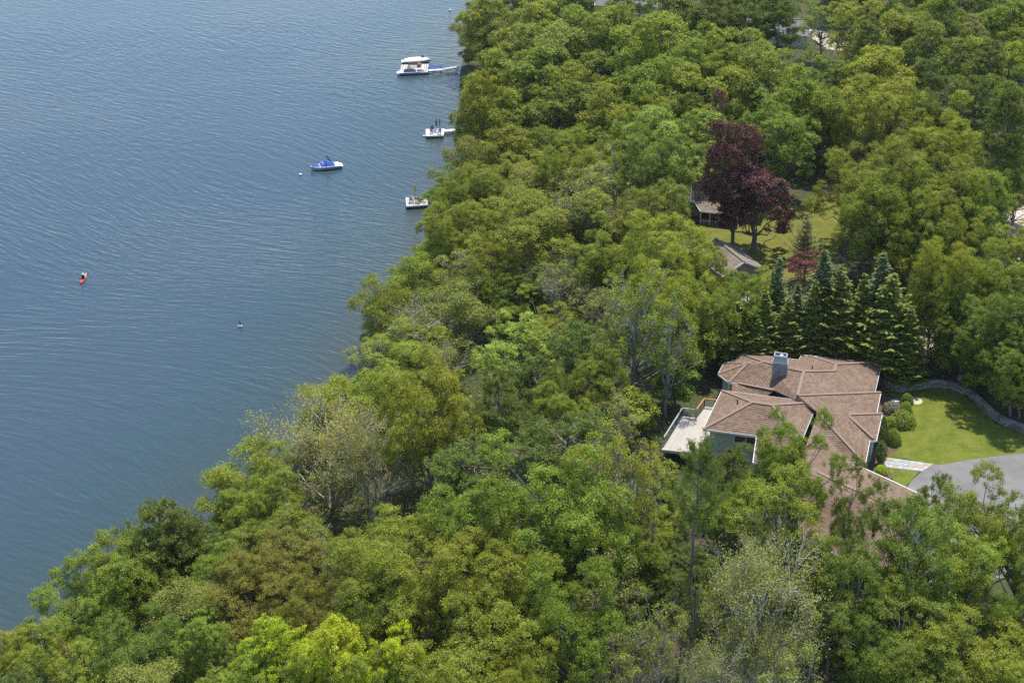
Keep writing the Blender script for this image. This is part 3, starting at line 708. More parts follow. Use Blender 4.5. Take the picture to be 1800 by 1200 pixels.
# ------------------------------------------------------------------ trees: mesh library
class Tree:
    def __init__(s, seed): s.r = np.random.default_rng(seed); s.bV = []; s.bQ = []; s.nb = 0; s.lc = []; s.ln = []; s.ls = []; s.lt = []; s.ld = []
    def tube(s, path, rad, n=5):
        path = np.asarray(path, float); k = len(path); T = np.gradient(path, axis=0); T /= np.linalg.norm(T, axis=1)[:, None] + 1e-9
        ref = np.where(np.abs(T[:, 2:3]) < .9, np.array([[0, 0, 1.]]), np.array([[1., 0, 0]])); A = np.cross(T, ref); A /= np.linalg.norm(A, axis=1)[:, None] + 1e-9; B = np.cross(T, A)
        q = np.arange(n) * 2 * np.pi / n; rad = np.asarray(rad, float)[:, None, None]
        V = path[:, None] + rad * (A[:, None] * np.cos(q)[None, :, None] + B[:, None] * np.sin(q)[None, :, None])
        i = np.arange(k - 1)[:, None] * n; j = np.arange(n)[None]; j2 = (j + 1) % n
        Q = np.stack([i + j, i + j2, i + n + j2, i + n + j], -1).reshape(-1, 4) + s.nb
        s.bV.append(V.reshape(-1, 3)); s.bQ.append(Q); s.nb += k * n
    def curve(s, a, b, sag=0.0, wig=.06, n=5):
        a = np.asarray(a, float); b = np.asarray(b, float); t = np.linspace(0, 1, n)[:, None]; L = np.linalg.norm(b - a)
        p = a + (b - a) * t; p[:, 2:] += sag * L * (t * (1 - t)) * 4
        p[1:-1] += s.r.normal(0, wig * L, (n - 2, 3)); return p
    def leaves(s, c, nrm, size, tint, axis=None):
        s.lc.append(c); s.ln.append(nrm); s.ls.append(np.broadcast_to(size, (len(c), 2)).astype(float)); s.lt.append(np.broadcast_to(tint, (len(c),)).astype(float))
        s.ld.append(np.full((len(c), 3), np.nan) if axis is None else axis)
    def done(s, name):
        c = np.concatenate(s.lc) if s.lc else np.zeros((0, 3)); out = []
        if len(c):
            n = np.concatenate(s.ln); sz = np.concatenate(s.ls); tn = np.concatenate(s.lt); ax_ = np.concatenate(s.ld)
            n /= np.linalg.norm(n, axis=1)[:, None] + 1e-9
            rnd = s.r.normal(size=(len(c), 3)); rnd = np.where(np.isnan(ax_), rnd, ax_)
            t = rnd - (rnd * n).sum(1)[:, None] * n; t /= np.linalg.norm(t, axis=1)[:, None] + 1e-9; b = np.cross(n, t)
            L = sz[:, :1] * .5; W = sz[:, 1:] * .5; fold = n * W * .35
            V = np.stack([c - t * L, c + b * W + fold + t * L * .1, c + t * L, c - b * W + fold + t * L * .1], 1).reshape(-1, 3)
            Q = np.arange(len(c) * 4).reshape(-1, 4)
            crown = mesh_np(name + '_crown', V, Q, M['leaf_oak'], np.repeat(np.clip(tn, 0, 1), 4))
        else: crown = None
        trunk = mesh_np(name + '_trunk', np.concatenate(s.bV), np.concatenate(s.bQ), M['bark'], smooth=True)
        return trunk, crown

def sphere(r, n):
    v = r.normal(size=(n, 3)); return v / np.linalg.norm(v, axis=1)[:, None]

def broadleaf(seed, H, W, base=.28, nl=26, lr=(.15, .24), ncl=34, nlf=26, leaf=(.26, .17), cr=.5, up=.55, twigs=False, dens=1.0, irregular=.18, multi=1, flat=1.0):
    T = Tree(seed); r = T.r; ch = H * (1 - base); cz = H - ch * .52; a = W / 2; c = ch / 2
    lean = r.normal(0, .03 * H, 2)
    # lobes: rounded boughs of foliage spread through the crown
    ga = np.pi * (3 - 5 ** .5); k = np.arange(nl) + .5; zz = 1 - 2 * k / nl * .86; th = k * ga + r.uniform(0, 6); rad = np.sqrt(np.maximum(0, 1 - zz ** 2))
    d = np.stack([rad * np.cos(th), rad * np.sin(th), zz], 1) + r.normal(0, irregular, (nl, 3))
    f = r.uniform(.60, .86, nl)[:, None]
    f[r.random(nl) < .22] *= .5
    LC = d * f * np.array([a, a, c]) + np.array([lean[0], lean[1], cz]); LR = r.uniform(*lr, nl) * W * .95
    # trunk and limbs
    ctr = np.array([lean[0], lean[1], cz]); tr = .022 * H + .03
    stems = []
    for m in range(multi):
        o = r.normal(0, .12 * W, 2) * (multi > 1); top = ctr + np.array([o[0] * 1.6, o[1] * 1.6, c * .55])
        b0 = np.array([o[0] * .15, o[1] * .15, -.4]); p = T.curve(b0, top, 0, .02, 7); T.tube(p, np.linspace(tr / multi ** .5, tr * .25, 7), 6); stems.append(p)
    for i in range(nl):
        p = stems[i % multi]; h_ = np.clip((LC[i, 2] - H * .16) * r.uniform(.55, .85), H * base * .7, H * .86)
        s0 = p[np.argmin(np.abs(p[:, 2] - h_))]; q = T.curve(s0, LC[i] + [0, 0, -LR[i] * .25], -.06, .05, 5)
        T.tube(q, np.linspace(tr * .34, .035, 5), 4)
    for i in range(nl):
        m = max(4, int(ncl * (LR[i] / (W * .19)) ** 2)); dr_ = sphere(r, m * 2); out = LC[i] - ctr; out /= np.linalg.norm(out) + 1e-6
        dr_ = dr_ + .45 * out + np.array([0, 0, .35]); dr_ /= np.linalg.norm(dr_, axis=1)[:, None]
        dr_ = dr_[dr_[:, 2] > -.55][:m]
        C = LC[i] + dr_ * LR[i] * r.uniform(.62, 1.06, len(dr_))[:, None] * np.array([1, 1, .85 * flat])
        # drop what lies deep inside another lobe
        dm = np.linalg.norm(C[:, None] - LC[None], axis=2) / LR[None]; dm[:, i] = 9; keep = dm.min(1) > .68; C, dk = C[keep], dr_[keep]
        if not len(C): continue
        if twigs:
            for q in C: T.tube(T.curve(LC[i] - [0, 0, LR[i] * .3], q, 0, .08, 4), [.045, .035, .026, .018], 3)
        n_ = max(3, int(nlf * dens)); ct = r.normal(.45, .2, len(C))
        P = np.repeat(C, n_, 0) + np.clip(r.normal(0, 1, (len(C) * n_, 3)), -1.9, 1.9) * cr * np.array([.62, .62, .42])
        nn = .8 * np.repeat(dk, n_, 0) + np.array([0, 0, up]) + r.normal(0, .56, (len(P), 3))
        sz = np.array(leaf) * r.uniform(.7, 1.25, (len(P), 1))
        T.leaves(P, nn, sz, np.repeat(ct, n_) + r.normal(0, .27, len(P)))
    return T

def vase(seed, H, W, leaves=0.35, nst=5, leaf=(.2, .14)):
    """many-stemmed grey tree with thin foliage"""
    T = Tree(seed); r = T.r; ends = []
    def grow(p, d, L, rad, lev):
        n = 4; e = p + d * L; q = T.curve(p, e, 0, .05, n); T.tube(q, np.linspace(rad, rad * .6, n), 5 if lev < 2 else 3)
        if lev == 4: ends.append((e, d)); return
        for k in range(3 if lev else 4):
            dd = d + r.normal(0, .36 + .05 * lev, 3) + np.array([0, 0, .13]); dd /= np.linalg.norm(dd)
            st = q[-1] if k < 2 else q[2]; grow(st, dd, L * r.uniform(.58, .82), rad * .66, lev + 1)
        if lev >= 2: ends.append((e, d))
    for i in range(nst):
        an = 2 * np.pi * i / nst + r.uniform(-.4, .4); sp = W / H * r.uniform(.25, .62); d = np.array([np.cos(an) * sp, np.sin(an) * sp, 1.0]); d /= np.linalg.norm(d)
        grow(np.array([np.cos(an) * .25, np.sin(an) * .25, -.3]), d, H * .34, .016 * H * r.uniform(.6, 1), 0)
    E_ = np.array([e for e, _ in ends]); D_ = np.array([d for _, d in ends])
    if leaves > 0:
        n_ = int(30 * leaves) + 1; P = np.repeat(E_, n_, 0) + r.normal(0, .36, (len(E_) * n_, 3)); keep = r.random(len(P)) < .9; P = P[keep]
        ct = np.repeat(r.normal(.5, .2, len(E_)), n_)[keep]
        T.leaves(P, np.array([0, 0, .5]) + r.normal(0, .7, P.shape), np.array(leaf) * r.uniform(.6, 1.2, (len(P), 1)), ct + r.normal(0, .2, len(P)))
    # fit the height
    V = np.concatenate(T.bV); sc = np.array([W / (np.percentile(np.abs(V[:, :2]), 97) * 2), 0, H / V[:, 2].max()]); sc[1] = sc[0]
    T.bV = [v * sc for v in T.bV]; T.lc = [v * sc for v in T.lc]
    return T

def tufts(T, C, nn_, ln, wd, tint, up=.35, spread=.28):
    r = T.r; n = len(C); D = sphere(r, n * nn_) + np.array([0, 0, up]); D /= np.linalg.norm(D, axis=1)[:, None]
    P = np.repeat(C, nn_, 0) + D * ln * .5 + r.normal(0, spread * ln, (n * nn_, 3))
    nrm = np.cross(D, r.normal(size=D.shape))
    T.leaves(P, nrm, np.array([ln, wd]) * r.uniform(.7, 1.2, (n * nn_, 1)), np.repeat(tint, nn_) + r.normal(0, .15, n * nn_), axis=D)

def pine(seed, H, W, base=.45, nb=46, ntuft=15, needles=20, ln=.34, wd=.075, dens=1.0, sweep=.22, bare=6, flat=.35, rnd=True):
    """pitch or white pine: limbs from a straight trunk, needle tufts on their outer half"""
    T = Tree(seed); r = T.r; tr = .022 * H; p = T.curve((0, 0, -.4), (*r.normal(0, .02 * H, 2), H * .97), 0, .008, 9); T.tube(p, np.linspace(tr, .05, 9), 7)
    for i in range(nb + bare):
        dead = i >= nb
        u = r.uniform(0, 1) if not dead else -r.uniform(0, .35); z = H * (base + (1 - base) * u ** .85) if not dead else H * base * (1 + u)
        prof = ((1 - max(u, 0) ** 2.2) ** .6 * (.6 + .4 * min(1, max(u, 0) * 4 + .25)) if rnd else (1 - max(u, 0)) ** .55 * (.55 + .45 * min(1, max(u, 0) * 4 + .25))) if not dead else .4
        L = W / 2 * prof * r.uniform(.65, 1.12) + .3; an = r.uniform(0, 2 * np.pi); s0 = np.array([np.interp(z, p[:, 2], p[:, k]) for k in (0, 1)] + [z])
        e = s0 + np.array([np.cos(an) * L, np.sin(an) * L, L * r.uniform(-.05, sweep * 1.6)]); q = T.curve(s0, e, -.07, .04, 6); T.tube(q, np.linspace(.05 + .012 * L, .02, 6), 4)
        if dead: continue
        m = max(3, int(ntuft * dens * (.4 + L / (W / 2)))); tt = r.uniform(.35, 1.04, m) ** .8
        C = np.stack([np.interp(tt, np.linspace(0, 1, 6), q[:, k]) for k in range(3)], 1)
        side = np.array([-np.sin(an), np.cos(an), 0]); C += side * (r.normal(0, .24, (m, 1)) * L * (1.15 - .5 * tt)[:, None]); C[:, 2] += r.normal(.08, flat * .6, m)
        tufts(T, C, needles, ln, wd, r.normal(.5, .2, m))
    tufts(T, np.array([[p[-1, 0], p[-1, 1], H * .98]]) + r.normal(0, .2, (8, 3)), needles, ln, wd, r.normal(.6, .2, 8))
    return T

def spruce(seed, H, W, dz=.42, leaf=(.44, .2), droop=.2, base=.06, full=1.0):
    T = Tree(seed); r = T.r; T.tube(T.curve((0, 0, -.4), (0, 0, H), 0, .003, 6), np.linspace(.016 * H, .02, 6), 6); z = H * base
    while z < H * .985:
        u = (z - H * base) / (H * (1 - base)); Lm = W / 2 * (1 - u) ** .85 + .12; nb = max(4, int((5 + 6 * (1 - u)) * full)); a0 = r.uniform(0, 6)
        for k in range(nb):
            L = Lm * r.uniform(.6, 1.2) * (1 + .16 * np.sin(3 * (a0 * 0 + 2 * np.pi * k / nb) + z * .9 + seed)); an = a0 + 2 * np.pi * k / nb + r.uniform(-.25, .25); dx = np.array([np.cos(an), np.sin(an), 0]); sd_ = np.array([-dx[1], dx[0], 0]); t = np.linspace(0, 1, 5)
            zz = z + r.normal(0, .16) + L * (r.uniform(.1, .4) * t - droop * 1.9 * t ** 1.4 + .42 * t ** 3) + r.normal(0, .04)
            q = dx * (t * L)[:, None]; q[:, 2] = zz; T.tube(q, np.linspace(.03, .01, 5), 3)
            m = max(3, int(L / .11)); ts = r.uniform(.12, 1.02, m * 3); P = np.stack([np.interp(ts, t, q[:, j]) for j in range(3)], 1)
            off = r.normal(0, 1, m * 3); wdt = .30 * L * (1.08 - ts) + .06; P += sd_ * (off * wdt)[:, None]; P[:, 2] -= np.abs(off) * wdt * .22 - .02
            axis = dx * .8 + sd_ * np.sign(off)[:, None] * .6; axis = axis + r.normal(0, .15, axis.shape)
            nr = np.array([0, 0, 1.0]) + dx * .25 + r.normal(0, .3, (m * 3, 3))
            T.leaves(P, nr, np.array(leaf) * r.uniform(.7, 1.2, (m * 3, 1)), .38 + .2 * ts + r.normal(0, .18, m * 3), axis=axis)
        z += dz * r.uniform(.8, 1.15) * (1 - .3 * u)
    return T

def shrub(seed, H, W, n=900, leaf=(.13, .09), col=False):
    T = Tree(seed); r = T.r
    for k in range(7): e = np.array([*r.normal(0, .22 * W, 2), H * r.uniform(.5, .8)]); T.tube(T.curve((0, 0, -.2), e, 0, .05, 4), [.03, .024, .018, .01], 4)
    d = sphere(r, n); d[:, 2] = np.abs(d[:, 2]) if not col else d[:, 2]; P = d * r.uniform(.72, 1.03, (n, 1)) * np.array([W / 2, W / 2, H if not col else H / 2])
    if col: s_ = 1 - .55 * np.clip(P[:, 2] / (H / 2), 0, 1) ** 2; P[:, :2] *= s_[:, None]; P[:, 2] += H / 2
    bump = 1 + .13 * np.sin(P[:, 0] * 5 / W * 2 + seed) * np.cos(P[:, 1] * 5 / W * 2); P[:, :2] *= bump[:, None]
    T.leaves(P, d + np.array([0, 0, .4]) + r.normal(0, .45, (n, 3)), np.array(leaf) * r.uniform(.7, 1.2, (n, 1)), r.normal(.5, .22, n))
    return T

LIB = {}
def reg(key, T, H, W): LIB[key] = (*T.done(key), H, W)
# near variants carry finer leaves; far ones fewer and larger
for q in range(4): reg(f'oakN{q}', broadleaf(11 + q, 16, 12, base=(.12, .2, .15, .22)[q], nl=(42, 36, 46, 38)[q], lr=(.11, .19), ncl=54, nlf=60, leaf=(.165, .115), cr=.37, irregular=(.2, .32, .27, .38)[q]), 16, 12)
for q in range(6): reg(f'oakF{q}', broadleaf(31 + q, 15, 11, base=.1 + .04 * (q % 3), nl=(30, 24, 34, 28, 22, 38)[q], lr=(.12, .22), ncl=40, nlf=30, leaf=(.285, .2), cr=.44, irregular=(.18, .32, .25, .38, .28, .22)[q], flat=(1, .8, 1, .9, .75, 1)[q]), 15, 11)
for q in range(2): reg(f'mapleN{q}', broadleaf(51 + q, 15, 12, base=.18, nl=44, lr=(.11, .17), ncl=56, nlf=46, leaf=(.165, .14), cr=.32, up=.75), 15, 12)
for q in range(2): reg(f'mapleF{q}', broadleaf(61 + q, 16, 11, base=.04, nl=40, lr=(.12, .19), ncl=44, nlf=28, leaf=(.28, .23), cr=.38, up=.7), 16, 11)
for q in range(2): reg(f'locust{q}', broadleaf(71 + q, 13, 11, base=.16, nl=40, lr=(.1, .18), ncl=48, nlf=30, leaf=(.30, .12), cr=.62, up=.4, irregular=.3, flat=.7), 13, 11)
for q in range(2): reg(f'open{q}', broadleaf(81 + q, 16, 11, base=.34, nl=23, lr=(.11, .2), ncl=42, nlf=56, leaf=(.165, .115), cr=.35, irregular=.42), 16, 11)
for q in range(2): reg(f'sparse{q}', broadleaf(91 + q, 16, 9, base=.25, nl=34, lr=(.1, .2), ncl=24, nlf=16, leaf=(.24, .16), cr=.42, twigs=True, irregular=.35, multi=2), 16, 9)
for q in range(2): reg(f'vase{q}', vase(101 + q, 14, 12, leaves=.58, nst=7 - q), 14, 12)
reg('bare0', vase(111, 12, 9, leaves=.07, nst=6), 12, 9); reg('bare1', vase(112, 10, 7, leaves=.12, nst=5), 10, 7)
for q in range(2): reg(f'pineN{q}', pine(121 + q, 15, 8, base=(.42, .5)[q], nb=44, ntuft=24, needles=24, ln=.32, wd=.075), 15, 8)
for q in range(2): reg(f'pineF{q}', pine(131 + q, 16, 8, base=.38, nb=44, ntuft=20, needles=18, ln=.44, wd=.12), 16, 8)
reg('pineTall', pine(141, 21, 9, base=.58, nb=46, ntuft=20, needles=22, ln=.32, wd=.07, bare=16, sweep=.5), 21, 9)
for q in range(2): reg(f'whitepine{q}', pine(151 + q, 19, 9, base=.2, nb=72, ntuft=20, needles=18, ln=.42, wd=.11, sweep=.3, flat=.15, rnd=False), 19, 9)
for q in range(3): reg(f'spruce{q}', spruce(161 + q, 12, 5.4, base=(.06, .12, .18)[q], dz=(.38, .42, .4)[q]), 12, 5.4)
reg('lawnpine', spruce(171, 7, 4.4, dz=.4, leaf=(.3, .1), droop=.02, base=.1, full=.8), 7, 4.4)
reg('japmaple', broadleaf(181, 4.2, 4.6, base=.15, nl=22, lr=(.13, .2), ncl=24, nlf=14, leaf=(.17, .12), cr=.22, flat=.7), 4.2, 4.6)
for q in range(2): reg(f'shrub{q}', shrub(191 + q, 1.3, 2.0, 2200), 1.3, 2.0)
reg('column', shrub(195, 3.2, 1.1, 2600, (.12, .08), True), 3.2, 1.1)
for q in range(2): reg(f'sapling{q}', broadleaf(201 + q, 7, 5, base=.12, nl=20, lr=(.14, .22), ncl=28, nlf=20, leaf=(.26, .18), cr=.36), 7, 5)

# ------------------------------------------------------------------ trees: planting
KIND = {   # kind: (mesh variants near, far, leaf material, bark, object name, look)
    'oak': ('oakN', 'oakF', 'oak', 'bark', 'oak_tree', 'mid-green oak with rounded crown', 1.45),
    'olive': ('oakN', 'oakF', 'olive', 'bark', 'oak_tree', 'olive-green oak with rounded crown', 1.45),
    'yel': ('oakN', 'oakF', 'yellow', 'bark', 'oak_tree', 'yellow-green oak with bright leaf tips', 1.45),
    'blue': ('oakN', 'oakF', 'blue', 'bark', 'oak_tree', 'blue-green oak with dense crown', 1.3),
    'dark': ('oakN', 'oakF', 'dark', 'bark', 'oak_tree', 'dark green oak with dense crown', 1.35),
    'open': ('open', 'open', 'oak', 'bark_grey', 'oak_tree', 'open-crowned green oak with visible limbs', 1.45),
    'opendark': ('open', 'open', 'dark', 'bark_grey', 'oak_tree', 'open-crowned dark oak with pale trunk', 1.45),
    'maple': ('mapleN', 'mapleF', 'maple', 'bark', 'maple_tree', 'light green maple with dense crown', 1.25),
    'bright': ('mapleN', 'mapleF', 'bright', 'bark', 'maple_tree', 'bright green maple with dense crown', 1.4),
    'lime': ('mapleN', 'mapleF', 'lime', 'bark', 'maple_tree', 'lime-green maple', 1.2),
    'bronze': ('oakN', 'oakF', 'bronze', 'bark', 'oak_tree', 'bronze-tinged oak', 1.25),
    'loc': ('locust', 'locust', 'locust', 'bark_grey', 'locust_tree', 'feathery light green locust', 1.2),
    'pale': ('locust', 'locust', 'pale', 'bark_grey', 'willow_tree', 'pale grey-green fine-leaved tree', 1.15),
    'sparse': ('sparse', 'sparse', 'pale', 'bark_grey', 'thin_tree', 'thin-leaved tree with grey branches', 1.6),
    'sparsedark': ('sparse', 'sparse', 'oak', 'bark_grey', 'thin_tree', 'tall thin tree with dark sparse leaves', 1.8),
    'ysparse': ('sparse', 'sparse', 'yellowsparse', 'bark_grey', 'thin_tree', 'tall thin tree with sparse yellow leaves', 1.9),
    'vase': ('vase', 'vase', 'grey', 'bark_pale', 'thin_tree', 'spreading grey-branched tree with thin foliage', 1.0),
    'bare': ('bare', 'bare', 'grey', 'bark_pale', 'bare_tree', 'nearly leafless grey tree', 1.25),
    'brown': ('oakN', 'oakF', 'brown', 'bark_grey', 'oak_tree', 'brownish thin-leaved oak', 1.3),
    'pine': ('pineN', 'pineF', 'pine', 'bark_pine', 'pine_tree', 'olive-green pitch pine', 1.7),
    'tallpine': ('pineTall', 'pineTall', 'pine', 'bark_pine', 'pine_tree', 'tall pitch pine with bare lower trunk', 2.2),
    'wpine': ('whitepine', 'whitepine', 'whitepine', 'bark_pine', 'pine_tree', 'dark feathery white pine', 1.9),
    'spruce': ('spruce', 'spruce', 'spruce', 'bark_pine', 'spruce_tree', 'green conical spruce', 2.1),
    'bspruce': ('spruce', 'spruce', 'bluespruce', 'bark_pine', 'spruce_tree', 'blue-green conical spruce', 2.0),
    'lawnpine': ('lawnpine', 'lawnpine', 'greypine', 'bark_pine', 'conifer', 'small grey-green conifer', 1.6),
    'purple': ('mapleF', 'mapleF', 'purple', 'bark', 'maple_tree', 'dark purple-leaved maple', 1.7),
    'red': ('japmaple', 'japmaple', 'red', 'bark', 'maple_tree', 'small red Japanese maple', .9),
    'sap': ('sapling', 'sapling', 'oak', 'bark', 'young_tree', 'young green understorey tree', 1.3),
    'sapblue': ('sapling', 'sapling', 'blue', 'bark', 'young_tree', 'young blue-green understorey tree', 1.2),
    'sappink': ('sapling', 'sapling', 'pink', 'bark', 'flowering_shrub', 'pink-flowering shrub', .9),
}
def variants(pre): return sorted(k for k in LIB if k.startswith(pre) and k[len(pre):].isdigit()) or [pre]
